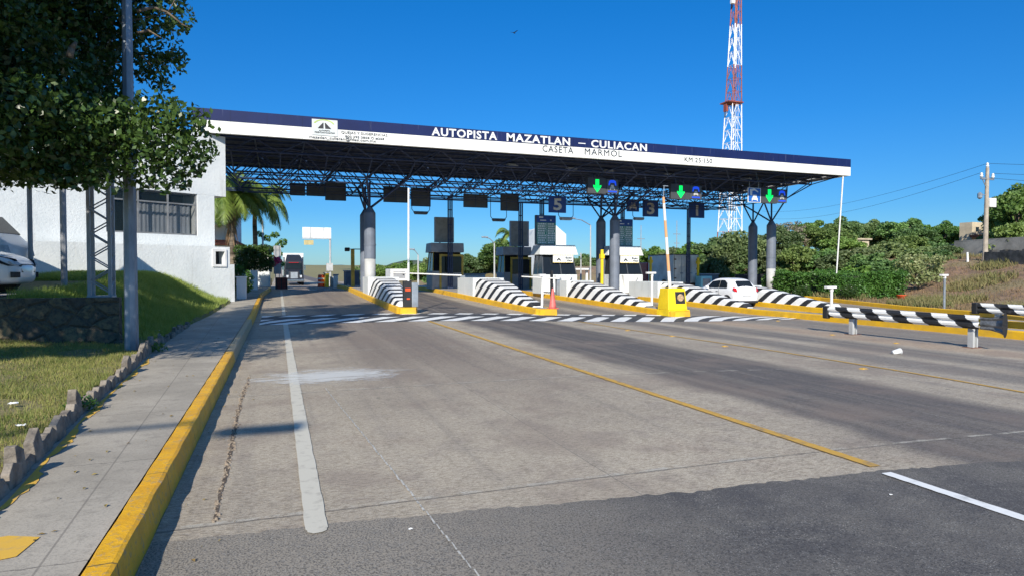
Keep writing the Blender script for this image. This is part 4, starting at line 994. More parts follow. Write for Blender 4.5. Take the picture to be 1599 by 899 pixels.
# cup and small litter
p = (13.51,10.88,gz(13.5,10.9)); r = thing('paper_cup', 'crushed white foam cup lying on the road', 'cup', p)
MB().tube((-.09,.02,.045),(.08,-.01,.07),.045,.07,14).build('cup', paper, r, True); MB().tube((.081,-.01,.07),(.094,-.012,.072),.078,.078,14).build('rim', paper, r)
def litter(label, px, py, s, dz=0, z=None):
    s *= .55
    d = ray(px,py); t = .5
    while H+d.z*t > (G(d.x*t,d.y*t) if d.x*t < -1 else gz(d.x*t,d.y*t))+dz: t += .02
    x, y = d.x*t, d.y*t; z = H+d.z*t; m = MB(); n = 5
    vs = [(random.uniform(-s,s)*.2+(i/n-.5)*2*s, (j/n-.5)*1.4*s+random.uniform(-s,s)*.15, .012+random.uniform(0,s*.5)) for j in range(n+1) for i in range(n+1)]
    m.add(vs, [(j*(n+1)+i,j*(n+1)+i+1,(j+1)*(n+1)+i+1,(j+1)*(n+1)+i) for i in range(n) for j in range(n)]); o = m.build('paper_scrap', paper); o.location = (x,y,z); tag(o, label, 'litter', 'scraps of litter')
litter('crumpled white paper on the lawn behind the stone edging', 33, 666, .06, .02); litter('white plastic scrap on the shaded bank right of the pole', 246, 517, .09, .03)
litter('white paper scrap on the asphalt right of the white line start', 1391, 774, .018); litter('white paper scrap on the asphalt left of the thin joint', 641, 828, .022)
litter('pale crumpled litter on the lawn further from the edging', 20, 632, .07, .03); litter('flat pale litter on grass before the brown bank', 1458, 471, .3, .05)
for i, (px, py, lab) in enumerate(((980,516,'farthest yellow stud on the second yellow lane line'),(1050,525,'second farthest yellow stud on the second yellow lane line'),(1132,541,'middle yellow stud on the second yellow lane line'),(1348,576,'nearest yellow stud on the second yellow lane line'),(1215,501,'farthest stud on the reddish strip before the crash rail'),(1300,523,'stud on the reddish strip at the far rail post'),(1400,536,'nearest stud on the reddish strip beneath the striped rail'))):
    p = gnd(px, py, gz); o = MB().hexa([(-.07,-.05,0),(.07,-.05,0),(.07,.05,0),(-.07,.05,0)],[(-.045,-.03,.022),(.045,-.03,.022),(.045,.03,.022),(-.045,.03,.022)]).build('road_stud', liney); o.location = (p.x,p.y,p.z+.002); tag(o, lab, 'road stud', 'yellow road studs')
# fallen leaves on sidewalk and gutter
m = MB()
for i in range(150):
    if random.random() < .5: y = random.uniform(4,22); x = random.uniform(swl(y)+.1,-1.0); z = gz(-1,y)+.185
    else: y = random.uniform(4,24); x = -.72+abs(random.gauss(0,.22)); z = gz(x,y)+.008
    s = random.uniform(.008,.025); a = random.uniform(0,6.28); c, d = math.cos(a)*s, math.sin(a)*s
    m.add([(x-c,y-d,z),(x+d*.5,y-c*.5,z+s*.4),(x+c,y+d,z+.002),(x-d*.5,y+c*.5,z+s*.3)], [(0,1,2,3)])
tag(m.build('fallen_leaves', M('fallen_leaf', (.30,.22,.05), .8, .5, 3, 0, col2=(.16,.10,.04))), kind='stuff')
# weeds in edging
for i, (px, py, lab) in enumerate(((128,640,'green weed sprouting from the stone edging beside the sidewalk'),(246,548,'spiky green weed at the far corner stone of the edging'))):
    d = ray(px,py); t = (.2-H)/d.z; x, y = d.x*t, d.y*t; pts = clump_pts([((x,y,.3),.12),((x+.05,y+.1,.24),.1),((x-.06,y-.08,.26),.09)], 6000)
    o = leaves_mesh(pts, .022, 'weed', lf_hedge, None, 2.4, -.3); tag(o, lab, 'weed')
# ------------------------------------------------------------------ vehicles
def loft(st, half):   # st: list of stations (y, halfwidth, zbottom, zbelt, halfroof, zroof)
    rows = []
    for (y, w, zb_, zbelt, wr, zr) in st:
        hs_ = [(0,zb_),(w*.86,zb_),(w*.97,zb_+.10),(w,lerp(zb_,zbelt,.5)),(w*.985,lerp(zb_,zbelt,.82)),(w*.94,zbelt),(lerp(w*.94,wr,.55),lerp(zbelt,zr,.55)),(wr,lerp(zbelt,zr,.93)),(wr*.85,zr),(0,zr+.012)]
        rows.append([(a, y, z) for a, z in hs_])
    return rows
def car_body(root, st, mat, sub=2, name='body'):
    rows = loft(st, 1); m = MB(); n = len(rows[0]); full = [r_+[(-a,y,z) for a,y,z in r_[-2:0:-1]] for r_ in rows]; k = len(full[0])
    for r_ in full: m.v += r_
    m.f = [(a*k+i, (a+1)*k+i, (a+1)*k+(i+1)%k, a*k+(i+1)%k) for a in range(len(full)-1) for i in range(k)]
    m.f += [tuple(range(k)), tuple(range((len(full)-1)*k, len(full)*k))[::-1]]; m.m = [0]*len(m.f)
    o = m.build(name, mat, root, True); s = o.modifiers.new('sub', 'SUBSURF'); s.levels = 1; s.render_levels = sub; return o
def panel(root, name, pts, mat, th=.012, out=(0,-1,0)):
    m = MB(); o = Vector(out)*th; n = len(pts); a = [Vector(p) for p in pts]; b_ = [p+o for p in a]
    m.add(a+b_, [tuple(range(n)), tuple(range(2*n-1,n-1,-1))]+[(i,(i+1)%n,(i+1)%n+n,i+n) for i in range(n)]); return m.build(name, mat, root)
def wheel(root, x, y, r_, w=.2, out=1):
    t = MB().disc_x((x,y,r_), r_, w, 24).build('wheel', rubber, root)
    MB().disc_x((x+out*(w/2+.004),y,r_), r_*.64, .02, 20).build('rim', M('alloy', (.45,.46,.48), .35, .1, 3, 0, metal=.8) if 'alloy' not in bpy.data.materials else bpy.data.materials['alloy'], t)
    m = MB()
    for k in range(5):
        a = k*2*math.pi/5; m.tube((x+out*(w/2+.018),y+math.cos(a)*r_*.34,r_+math.sin(a)*r_*.34),(x+out*(w/2+.019),y+math.cos(a+.01)*r_*.36,r_+math.sin(a)*r_*.36),.035,n=6)
    m.tube((x+out*(w/2+.0145),y,r_),(x+out*(w/2+.0185),y,r_),r_*.15,n=10); m.build('rim_holes', blackp, t)
# white hatchback (rear at y=0, nose to +y)
r = thing('hatchback_car', 'white hatchback car driving away in the lane left of the fifth island', 'car', (23.45,27.7,gz(23.4,28.5)+.0))
st = [(0.0,.66,.36,.78,.60,.82),(.05,.76,.24,.90,.62,.98),(.16,.80,.22,.96,.62,1.10),(.42,.82,.22,.98,.58,1.40),(.75,.83,.22,.98,.57,1.50),(1.5,.83,.22,.96,.57,1.53),(2.1,.83,.22,.93,.55,1.47),(2.75,.82,.22,.90,.60,1.02),(3.2,.80,.22,.86,.60,.93),(3.62,.72,.24,.74,.50,.78),(3.76,.58,.32,.6,.4,.63)]
car_body(r, st, carw)
panel(r, 'rear_window', [(-.52,.135,1.03),(.52,.135,1.03),(.47,.36,1.335),(.40,.395,1.36),(-.40,.395,1.36),(-.47,.36,1.335)], glassd, .03, (0,-.8,.55))
for s in (-1, 1):
    panel(r, 'side_window', [(s*.785,.62,1.0),(s*.79,1.25,1.0),(s*.645,1.25,1.40),(s*.645,.95,1.395),(s*.70,.7,1.25)], glassd, .028, (s,0,.1))
    panel(r, 'side_window', [(s*.79,1.31,1.0),(s*.785,2.28,.99),(s*.66,1.95,1.33),(s*.645,1.31,1.40)], glassd, .028, (s,0,.1))
    lp = panel(r, 'tail_light', [(s*.62,.0,.80),(s*.77,.06,.82),(s*.80,.16,.92),(s*.77,.16,1.02),(s*.66,.06,1.0)], redl, .03, (s*.3,-.95,0))
    panel(r, 'mirror', [(s*.86,2.05,.95),(s*1.0,2.08,.96),(s*1.0,2.10,1.10),(s*.86,2.10,1.08)], carw, .12, (0,1,0))
    for y in (.60,3.05): 
        wheel(r, s*.745, y, .29, .18, s)
        m = MB(); m.tube((s*.70,y,.30),(s*.838,y,.30),.345,.345,24); m.build('wheel_arch', blackp, r)
MB().box(-.74,.74,-.035,.06,.20,.33).build('rear_bumper_trim', blackp, r, bevel=.03); MB().box(-.26,.26,-.03,0.0,.60,.72).build('number_plate', signwhite, r)
MB().box(-.5,.5,.0,.03,.555,.565).build('bumper_seam', greyp, r)
MB().tube((0,.12,1.06),(-.3,.2,1.13),.012,n=5).build('wiper', blackp, r)
m = MB()
for s in (-1,1): m.box(s*.832-.004,s*.832+.004,1.27,1.278,.42,.95).box(s*.832-.004,s*.832+.004,2.2,2.208,.42,.9).box(s*.838-.006,s*.838+.006,1.35,1.5,.80,.83)
m.build('door_seams', greyp, r)
# white parked car (left edge), nose to +x : build with nose to -y then rotate
def parked(label, loc, rz, van):
    r = thing('parked_car' if not van else 'parked_van', label, 'car' if not van else 'van', loc, 'white vehicles parked under the tree', rz)
    if not van:
        st = [(-2.12,.45,.30,.52,.3,.56),(-2.05,.66,.20,.66,.45,.70),(-1.85,.80,.18,.76,.55,.84),(-1.3,.86,.18,.84,.62,.96),(-.75,.86,.2,.90,.62,1.06),(-.1,.86,.2,.92,.56,1.42),(.9,.86,.2,.93,.56,1.48),(1.6,.84,.2,.94,.55,1.40),(2.0,.78,.25,.9,.55,1.0),(2.1,.7,.35,.8,.5,.85)]
        wr_, ys_ = .31, (-1.35,1.3)
    else:
        st = [(-2.35,.6,.45,.80,.45,.95),(-2.25,.78,.3,.95,.6,1.10),(-1.95,.86,.28,1.05,.68,1.32),(-1.45,.88,.28,1.1,.66,1.90),(-1.0,.88,.28,1.12,.68,2.12),(0,.88,.28,1.15,.70,2.2),(2.2,.88,.28,1.15,.70,2.2),(2.4,.84,.4,1.1,.66,2.05)]
        wr_, ys_ = .34, (-1.5,1.4)
    car_body(r, st, carw)
    for s in (-1,1):
        for y in ys_:
            wheel(r, s*(st[4][1]-.09), y, wr_, .2, s); MB().tube((s*.6,y,wr_+.01),(s*(st[4][1]+.003),y,wr_+.01),wr_+.06,wr_+.06,24).build('wheel_arch', blackp, r)
        if not van:
            panel(r, 'headlight', [(s*.42,-2.06,.56),(s*.70,-1.95,.58),(s*.86,-1.50,.74),(s*.80,-1.52,.84),(s*.50,-2.0,.72)], glassd, .06, (s*.6,-.8,.25)); panel(r, 'headlight_lens', [(s*.50,-2.10,.60),(s*.66,-2.02,.61),(s*.72,-1.96,.68),(s*.54,-2.06,.68)], clearl, .03, (s*.5,-.8,.2))
            panel(r, 'fog_light', [(s*.55,-2.08,.34),(s*.72,-2.0,.34),(s*.72,-2.0,.46),(s*.55,-2.08,.46)], blackp, .05, (s*.2,-.95,0))
            panel(r, 'side_window', [(s*.80,-.45,.96),(s*.80,.5,.97),(s*.66,.5,1.38),(s*.66,-.02,1.36)], glassd, .03, (s,0,.1))
            panel(r, 'mirror', [(s*.86,-.5,.95),(s*1.02,-.5,.96),(s*1.02,-.5,1.1),(s*.86,-.5,1.08)], carw, .1, (0,-1,0))
        else:
            panel(r, 'headlight', [(s*.56,-2.30,.72),(s*.80,-2.14,.72),(s*.84,-2.04,1.02),(s*.58,-2.22,1.02)], clearl, .07, (s*.4,-.9,0))
            panel(r, 'side_window', [(s*.82,-1.45,1.22),(s*.82,-.5,1.22),(s*.73,-.5,1.85),(s*.73,-1.15,1.8)], glassd, .035, (s,0,.1))
    w0 = [(-.58,-.72,1.08),(.58,-.72,1.08),(.50,-.18,1.38),(-.50,-.18,1.38)] if not van else [(-.66,-1.90,1.38),(.66,-1.90,1.38),(.60,-1.42,1.92),(-.60,-1.42,1.92)]
    panel(r, 'windscreen', w0, glassd, .03, (0,-.6,.8)); 
    z = .45 if not van else .6; panel(r, 'grille', [(-.4,st[1][0]-.02,z),(.4,st[1][0]-.02,z),(.42,st[1][0],z+.18),(-.42,st[1][0],z+.18)], blackp, .04, (0,-1,0))
    return r
q = gnd(4,459); parked('white parked car poking its nose in at the left edge of the photo', (q.x-1.9,q.y+.85,1.18), R(90), False)
parked('tall white van parked behind the nearer white car at left edge', (-9.7,24.35,1.42), R(78), True)
# box truck in the far lane
q = atY(1067,455,44.5); r = thing('box_truck', 'dirty white box truck seen from behind in the farthest lane', 'truck', (31.0,43.8,gz(29,44)))
MB().box(-1.2,1.2,0,3.7,.62,2.86).build('cargo_box', boxdirty, r, bevel=.02)
for s in (-1, 1): 
    d = MB().box(min(s*.03,s*1.10),max(s*.03,s*1.10),-.03,-.003,.70,2.76).build('rear_door', boxdirty, r)
    MB().tube((s*.45,-.06,.72),(s*.45,-.06,2.74),.02,n=6).box(s*.45-.12,s*.45+.12,-.08,-.04,1.35,1.45).build('lock_bar', galv, d)
    for z in (.95,1.7,2.45): MB().box(min(s*.95,s*1.13),max(s*.95,s*1.13),-.05,-.031,z,z+.1).build('hinge', rust, d)
    MB().box(min(s*1.105,s*1.135),max(s*1.105,s*1.135),-.012,-.003,.66,2.8).build('door_seal', blackp, r)
    panel(r, 'tail_light', [(s*.9,-.02,.45),(s*1.12,-.02,.45),(s*1.12,-.02,.55),(s*.9,-.02,.55)], redl, .03)
    w_ = MB().disc_x((s*.95,1.3,.45),.45,.5,20).build('wheel', rubber, r)
MB().box(-.026,.026,-.012,-.003,.70,2.78).build('door_seal', blackp, r)
MB().box(-1.22,1.22,-.04,3.72,2.862,2.93).build('roof_rim', blackp, r); MB().box(-1.15,1.15,.02,.2,.42,.61).box(-1.1,1.1,.0,.12,.22,.32).box(-.9,-.82,.02,.1,.3,.45).box(.82,.9,.02,.1,.3,.45).build('rear_bumper', rust, r)
MB().box(-.45,.45,.2,6.4,.35,.60).build('chassis', blackp, r)
MB().box(-1.1,1.1,4.0,5.7,.4,2.3).build('cab', M('red_cab', (.35,.03,.03), .4, .1), r, bevel=.1)
# oncoming semi truck
r = thing('semi_truck', 'dark semi truck with white trailer coming up the first lane', 'truck', (1.95,84.5,gz(2,85)))
dk = M('truck_dark_paint', (.016,.02,.032), .5, .15, spec=.3)
MB().box(-1.28,1.28,4.2,16,1.1,4.1).build('trailer', white, r, bevel=.05)
MB().box(-1.1,1.1,2.1,4.0,.8,3.0).build('cab', dk, r, bevel=.15); MB().hexa([(-.72,0,.75),(.72,0,.75),(.95,2.1,.75),(-.95,2.1,.75)], [(-.62,.15,1.75),(.62,.15,1.75),(.95,2.1,1.95),(-.95,2.1,1.95)]).build('hood', dk, r, bevel=.06)
MB().hexa([(-1.0,2.04,2.05),(1.0,2.04,2.05),(1.0,2.11,2.05),(-1.0,2.11,2.05)], [(-.9,2.06,2.75),(.9,2.06,2.75),(.9,2.11,2.75),(-.9,2.11,2.75)]).build('windscreen', glassd, r)
MB().hexa([(-1.0,2.2,3.0),(1.0,2.2,3.0),(1.0,4,3.0),(-1.0,4,3.0)], [(-.8,2.9,3.75),(.8,2.9,3.75),(.8,4,3.9),(-.8,4,3.9)]).build('wind_deflector', dk, r, bevel=.05)
MB().box(-.42,.42,-.03,.05,.85,1.62).build('grille', galv, r); MB().box(-1.15,1.15,-.22,-.05,.42,.74).build('bumper', chrome, r, bevel=.04)
MB().box(-.6,.6,1.98,2.04,2.80,2.86).build('sun_visor', redl, r)
for s in (-1,1):
    MB().box(min(s*.62,s*.92),max(s*.62,s*.92),.1,.4,.95,1.25).build('headlight', clearl, r); MB().hexa([(min(s*.7,s*1.2),.2,.45),(max(s*.7,s*1.2),.2,.45),(max(s*.7,s*1.2),1.6,.45),(min(s*.7,s*1.2),1.6,.45)],[(min(s*.7,s*1.15),.35,1.15),(max(s*.7,s*1.15),.35,1.15),(max(s*.7,s*1.15),1.5,1.2),(min(s*.7,s*1.15),1.5,1.2)]).build('fender', dk, r, bevel=.05)
    MB().disc_x((s*1.0,.9,.5),.5,.3,20).build('wheel', rubber, r); MB().box(min(s*1.25,s*1.45),max(s*1.25,s*1.45),2.1,2.2,1.9,2.5).build('mirror', chrome, r)
    MB().tube((s*1.18,4.05,.9),(s*1.18,4.05,3.6),.08,n=8).build('exhaust_stack', chrome, r)
    for y in (6,12.5,13.8): MB().disc_x((s*1.0,y,.5),.5,.5,16).build('wheel', rubber, r)
# ------------------------------------------------------------------ left building
P0 = Vector((-2.3,31.5,0)); DW = Vector((-.848,-.53,0)); NW = Vector((.53,-.848,0))   # wall runs away to the left, faces the viewer
def onwall(px, py, off=0.):
    d = ray(px,py); p0 = P0+NW*off; t = (NW.dot(p0-Vector((0,0,H))*0))/NW.dot(d) if abs(NW.dot(d)) > 1e-6 else 0
    p = Vector((d.x*t,d.y*t,H+d.z*t)); return (p-P0).dot(DW), p.z
def wbox(m, t0, t1, o0, o1, z0, z1, mi=0):   # t along wall (left +), o outwards
    f = lambda t, o: P0+DW*t+NW*o
    c = [f(t1,o1),f(t0,o1),f(t0,o0),f(t1,o0)]
    return m.hexa([(p.x,p.y,z0) for p in c], [(p.x,p.y,z1) for p in c], mi)
br = thing('office_building', 'rough white plastered office building with dark curtained window at left', 'building', (-5,30,1.2))
tc = onwall(352,250)[0]; tl = onwall(335,345)[0]; zov = onwall(343,307)[1]
(w0, wz1), (w1, wz0) = onwall(308,303), onwall(166,362)
print('building', tc, tl, zov, w0, w1, wz0, wz1)
m = MB()
wbox(m, tl, w0, -5, 0, .4, zov); wbox(m, w0, w1, -5, 0, .4, wz0); wbox(m, w1, 8.6, -5, 0, .4, zov); 
wbox(m, tc, 8.6, -5, 0, zov+.0, 7.70) if False else None
wbox(m, w0, w1, -5, 0, wz1, zov)
m.build('lower_wall', wallwhite, br, world=True)
m = MB(); wbox(m, tc, 8.6, -5, .002, zov+.003, 7.68); m.build('upper_wall', wallwhite, br, world=True)
wf = MB(); wbox(wf, w0, w1, -.12, -.06, wz1-.06, wz1); wbox(wf, w0, w1, -.12, -.06, wz0, wz0+.06)
for t in np.linspace(w0+.03, w1-.03, 4): wbox(wf, t-.03, t+.03, -.12, -.061, wz0+.06, wz1-.06)
wbox(wf, w0, w1, -.12, -.062, wz1-.52, wz1-.46)
wf = wf.build('window', M('aged_aluminium', (.20,.21,.22), .5, .2), br, world=True)
g = MB(); wbox(g, w0, w1, -.16, -.13, wz0, wz1)
gm, nt, gb = newmat('window_pane'); gb.inputs['Base Color'].default_value = (.02,.03,.035,1); gb.inputs['Roughness'].default_value = .05; gb.inputs['Alpha'].default_value = .28
g.build('pane', gm, wf, world=True)
g = MB(); n = 60
f = lambda t, o: P0+DW*t+NW*o
for i in range(n+1):
    t = lerp(w0+.1, w1-.9, i/n); p = f(t, -.5+.02*math.sin(i*1.5)); g.v += [(p.x,p.y,wz0), (p.x,p.y,wz1-.5)]
g.f = [(2*i,2*i+2,2*i+3,2*i+1) for i in range(n)]; g.m = [0]*n; g.build('curtain', curtain, wf, True, True)
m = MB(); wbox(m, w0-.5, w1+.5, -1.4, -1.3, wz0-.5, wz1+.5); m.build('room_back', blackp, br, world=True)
# low parapet wall in front, with square hole near its right end
pr_ = thing('parapet_wall', 'low white wall with a square hole, standing on the grassy bank before the office', 'wall', (-4,28.8,.4))
off = .75; t0p, zt0 = onwall(362,386,off); tm, zt1 = onwall(344,386,off); h0, hz1 = onwall(350,393,off); h1, hz0 = onwall(336,413,off); zt_ = 2.72
tstep, zst = onwall(359,413,off)
m = MB(); TH = .55
wbox(m, tstep, h0, off-TH, off, .1, zt_); wbox(m, h0, h1, off-TH, off, .1, hz0); wbox(m, h0, h1, off-TH, off, hz1, zt_); wbox(m, h1, 9.2, off-TH, off, .1, zt_)
m.build('wall', wallwhite, pr_, world=True)
m = MB(); wbox(m, onwall(366,413,off)[0], tstep-.002, off-TH, off, .1, zst); m.build('step_wall', wallwhite, pr_, world=True)
m = MB()
for a in ((h0-.09,h0-.0,hz0-.1,hz1+.1),(h1,h1+.12,hz0-.1,hz1+.1)): wbox(m, a[0],a[1],off+.002,off+.05,a[2],a[3])
wbox(m, h0, h1, off+.002, off+.05, hz1, hz1+.1); wbox(m, h0, h1, off+.002, off+.05, hz0-.1, hz0); m.build('hole_frame', white, pr_, world=True)
m = MB(); wbox(m, h0, h1, off-TH-.02, off-TH+.1, hz0, hz1); m.build('hole_grille', blackp, pr_, world=True)
# rebar stubs by parapet
m = MB(); 
for px in (260,268):
    p = gnd(px,428); m.tube((p.x,p.y,p.z-.1),(p.x+.06,p.y,p.z+.85),.02,n=5)
tag(m.build('thin_stakes', rust), 'two thin dark stakes in the grass before the low white wall', 'stakes')
# retaining wall
m = MB(); m.box(-16,-2.85,14.05,14.3,.2,1.16); m2 = m.build('retaining_wall', rubble); tag(m2, 'shaded rubble stone retaining wall below the parked cars', 'wall')
m = MB(); 
# parking slab
struct(grid(span((-20,-5.0,3)), span((14.32,24,2)), lambda x, y: 1.19+.0), 'parking_slab', sidew)
# carport with posts
cp = thing('carport', 'grey carport roof on slim steel posts over the parked white vehicles', 'carport', (-9,18,1.2))
pa = (-7.25,24.0); pb = (-5.2,19.6)
MB().hexa([(-16,13.5,4.5),(-8.3,13.5,4.5),(-5.0,20.6,4.5),(-6.9,25.2,4.5),(-16,20.5,4.5)][:4],[(-16,13.5,4.6),(-8.3,13.5,4.6),(-5.0,20.6,4.6),(-6.9,25.2,4.6)]).build('roof', booths, cp, world=True)
MB().tube((pa[0],pa[1],1.2),(pa[0],pa[1],4.49),.07,n=8).build('post', booths, cp, world=True); MB().tube((pb[0],pb[1],1.1),(pb[0],pb[1],4.49),.075,n=8).build('post', booths, cp, world=True)
# lattice mast on the wall end
q = gnd(168,459); lm = thing('lattice_mast', 'grey lattice steel mast standing at the end of the stone wall', 'mast', (-3.35,14.9,1.12))
m = MB(); 
for x, y in ((-.18,0),(.18,0),(.18,.3),(-.18,.3)): m.box(x-.03,x+.03,y-.03,y+.03,0,7.2)
m.box(-.22,.22,-.04,.34,-.1,.05)
k = 0; z = .1
while z < 7:
    s = 1 if k % 2 else -1; m.tube((-.18*s,0,z),(.18*s,0,z+.24),.014,n=5); m.tube((-.18*s,.3,z),(.18*s,.3,z+.24),.014,n=5); m.tube((.18,.3 if s > 0 else 0,z),(.18,0 if s > 0 else .3,z+.24),.012,n=4); z += .24; k += 1
m.build('mast_frame', booths, lm)
# lamp pole in the lawn edge (arm above the frame) and the one behind the viewer
def lamp_pole(label, x, y, z, h, arm, r0=.115):
    r = thing('street_lamp', label, 'street lamp', (x,y,z), 'grey street lamp poles')
    MB().lathe((0,0,-.15), ((r0,0),(r0*.92,h*.25),(r0*.55,h)), 8).build('pole', polem, r); MB().path([(0,0,h-.2),(arm*.4,0,h+.25),(arm,0,h+.3)], .045, 8).build('arm', polem, r)
    MB().box(arm-.1,arm+.75,-.14,.14,h+.22,h+.36).build('lamp_head', polem, r, bevel=.04); return r
lamp_pole('grey octagonal street lamp pole rising between lawn and sidewalk', -2.42, 12.85, .3, 9.4, 2.2, .112)
lamp_pole('grey street lamp behind the viewer whose arm shades the kerb', -8.45, -5.6, .3, 7.7, 2.0)
# ------------------------------------------------------------------ near tree
tr = thing('shade_tree', 'big dark leafy tree overhanging the lawn and lamp pole at upper left', 'tree', (-6.2,12.6,.45))
base = Vector((-7.6,13.2,.35)); tr.location = base
CL = []
def cl(px, py, Y, r_): 
    p = atY(px,py,Y); CL.append((tuple(p), r_))
for px, py, Y, r_ in ((228,190,11.7,.55),(270,185,11.6,.5),(300,205,11.6,.42),(312,235,11.6,.33),(250,225,11.5,.55),(285,245,11.7,.45),(225,245,11.7,.5),(262,278,11.7,.38),(282,285,12.3,.22),(225,282,12.4,.3),(245,170,11.8,.4),(205,215,12.5,.5),(316,178,11.7,.16),(305,265,11.7,.2),
    (262,22,13.6,.50),(250,75,13.6,.45),(268,98,13.5,.32),(240,120,13.6,.3),(272,40,13.3,.25),(232,35,13.9,.4),(255,135,13.6,.2),(235,92,13.9,.35),(240,-20,13.9,.7),(225,-60,14,.8),(262,-50,14,.55)): cl(px, py, Y, r_)
for px in range(-240, 200, 33):
    for py in range(-380, 290, 36):
        if py > 262 and random.random() < .25: continue
        if px > 170 and py > 95 and py < 128: continue
        cl(px+random.uniform(-14,14), py+random.uniform(-14,14)*(.5 if py > 240 else 1), random.uniform(10.6,14.4) if px < 80 else random.uniform(12.4,14.4) if px < 150 else random.uniform(13.3,14.4) if py < 150 else random.uniform(12,13.6), random.uniform(.48,.74)*(1 if py < 235 else .62))
for px in range(-10, 175, 20): cl(px, random.uniform(266,280), random.uniform(11.5,13), .34)
for px, py in ((60,200),(100,215),(140,205),(170,225),(120,240),(80,235),(180,195),(150,180)): cl(px, py, 11.6, .5)
for i in range(80): CL.append(((random.uniform(-8.5,-4.3), random.uniform(5.5,9.2), 0), random.uniform(.5,.8)))
CL = [((c[0], c[1], max(c[2], 1.65+.50*(c[0]*sy_+c[1]*cy_)+random.uniform(.3,3))) if c[2] == 0 else c, r_) for c, r_ in CL]
for i in range(46):   # crown mass above and in front, out of frame, that shades the rest
    CL.append(((random.uniform(-10.5,-3.6), random.uniform(8.3,11.5), random.uniform(6.6,9.6)), random.uniform(.6,.9)))
for i in range(14): CL.append(((random.uniform(-10,-6), random.uniform(13.5,16.5), random.uniform(4.5,8.5)), random.uniform(.6,.9)))
P = clump_pts(CL, 960)
leaves_mesh(P, .066, 'crown', lf_dark, tr, 1.75, .5, off=base)
print('near leaves', len(P))
m = MB(); top = base+Vector((.3,-.6,3.2)); m.path([base-Vector((0,0,.3)), base+Vector((.05,-.1,1.2)), top], [.34,.27,.22], 10); m.build('trunk', bark, tr, True, True)
m = MB(); cc = [Vector(c) for c, r_ in CL]; random.shuffle(cc)
for c in [c for c in cc if c.y > 12.9 or c.z > 7.5][:46]:
    mid = top.lerp(c, .45)+Vector((random.uniform(-.3,.3),random.uniform(-.3,.3),.5)); m.path([top, mid, c], [.07,.03,.01], 5)
p = [atY(214,18,12.6), atY(240,12,12.6), atY(262,20,12.5), atY(284,38,12.4), atY(297,45,12.4)]; m.path(p, [.03,.026,.02,.014,.006], 5)
p = [atY(214,52,12.6), atY(232,48,12.6), atY(252,60,12.5)]; m.path(p, [.025,.02,.008], 5)
p = [atY(262,20,12.5), atY(270,6,12.4), atY(276,-4,12.4)]; m.path(p, [.012,.01,.006], 4); p = [atY(222,88,12.6), atY(235,102,12.5)]; m.path(p, [.02,.008], 4)
p = [atY(108,90,11.3), atY(112,76,11.3), atY(119,66,11.3)]; m.path(p, [.05,.045,.02], 6)
m.build('branches', bark, tr, True, True)
# ------------------------------------------------------------------ generic background trees
def make_tree(name, label, cat, h, rad, nc, per, ls, mat, seed, trunk_h=.25, group=None, low=False):
    r = thing(name, label, cat, (0,0,0), group); st_ = random.getstate(); random.seed(seed); cs = []
    zc = h*(.62 if not low else .5); hz = h*(.38 if not low else .5)
    for i in range(nc):
        a = random.uniform(0,6.28); u = random.uniform(-1,1); rr = random.uniform(.35,1)**.5; q = math.sqrt(1-u*u)
        cs.append(((math.cos(a)*q*rad*rr*.82, math.sin(a)*q*rad*rr*.82, zc+u*hz*rr*.85), random.uniform(.15,.34)*rad))
    P = clump_pts(cs, per/(rad*rad)*10); leaves_mesh(P, ls, 'crown', mat, r, 1.5, .2)
    m = MB(); top = (random.uniform(-.2,.2),random.uniform(-.2,.2),h*trunk_h+.2); m.path([(0,0,-.4),(.05,0,h*trunk_h*.5),top], [.05*h**.9*.5,.04*h**.9*.5,.034*h**.9*.5], 7)
    for c, q in cs[:14]: m.path([top, (Vector(top)*.5+Vector(c)*.5+Vector((0,0,.2))), c], [.018*h,.011*h,.003*h], 5)
    m.build('trunk', bark, r, True); random.setstate(st_); return r
TG = 'trees on the bank behind the plaza'
protos = [make_tree('broadleaf_tree','',  'tree', 6.0, 2.6, 46, 260, .20, lf_mid, 11, group=TG), make_tree('broadleaf_tree','', 'tree', 5.2, 3.0, 52, 260, .20, lf_olive, 12, group=TG),
          make_tree('broadleaf_tree','', 'tree', 7.0, 2.3, 40, 230, .19, lf_mid, 13, group=TG), make_tree('dry_tree','', 'tree', 6.4, 2.2, 30, 110, .15, lf_dry, 14, group=TG),
          make_tree('bushy_tree','', 'tree', 3.6, 2.4, 44, 260, .18, lf_olive, 15, .12, TG, True), make_tree('bushy_tree','', 'tree', 3.0, 2.0, 40, 260, .17, lf_mid, 16, .12, TG, True)]
used = set()
def put(kind, px, ytop, depthY, label, width=None, dark=None):
    """place a tree whose top appears at (px, ytop) when it stands at road distance depthY"""
    p = atY(px, ytop, depthY); x, y = p.x, p.y; z = G(x,y)-.15; hh = p.z-z; h0 = (6.0,5.2,7.0,6.4,3.6,3.0)[kind]*1.02
    s = max(.35, hh/h0); sw = s if width is None else .84*width/((2.6,3.0,2.3,2.2,2.4,2.0)[kind])
    if s < .72*sw: z -= (.72*sw-s)*h0; s = .72*sw
    rz = random.uniform(0,6.28)
    if kind not in used:
        used.add(kind); r = protos[kind]; r.location = (x,y,z); r.rotation_euler = (0,0,rz); r['label'] = label; r.scale = (sw,sw,s)
    else: r = dup(protos[kind], (x,y,z), label, rz, (sw,sw,s))
    return r
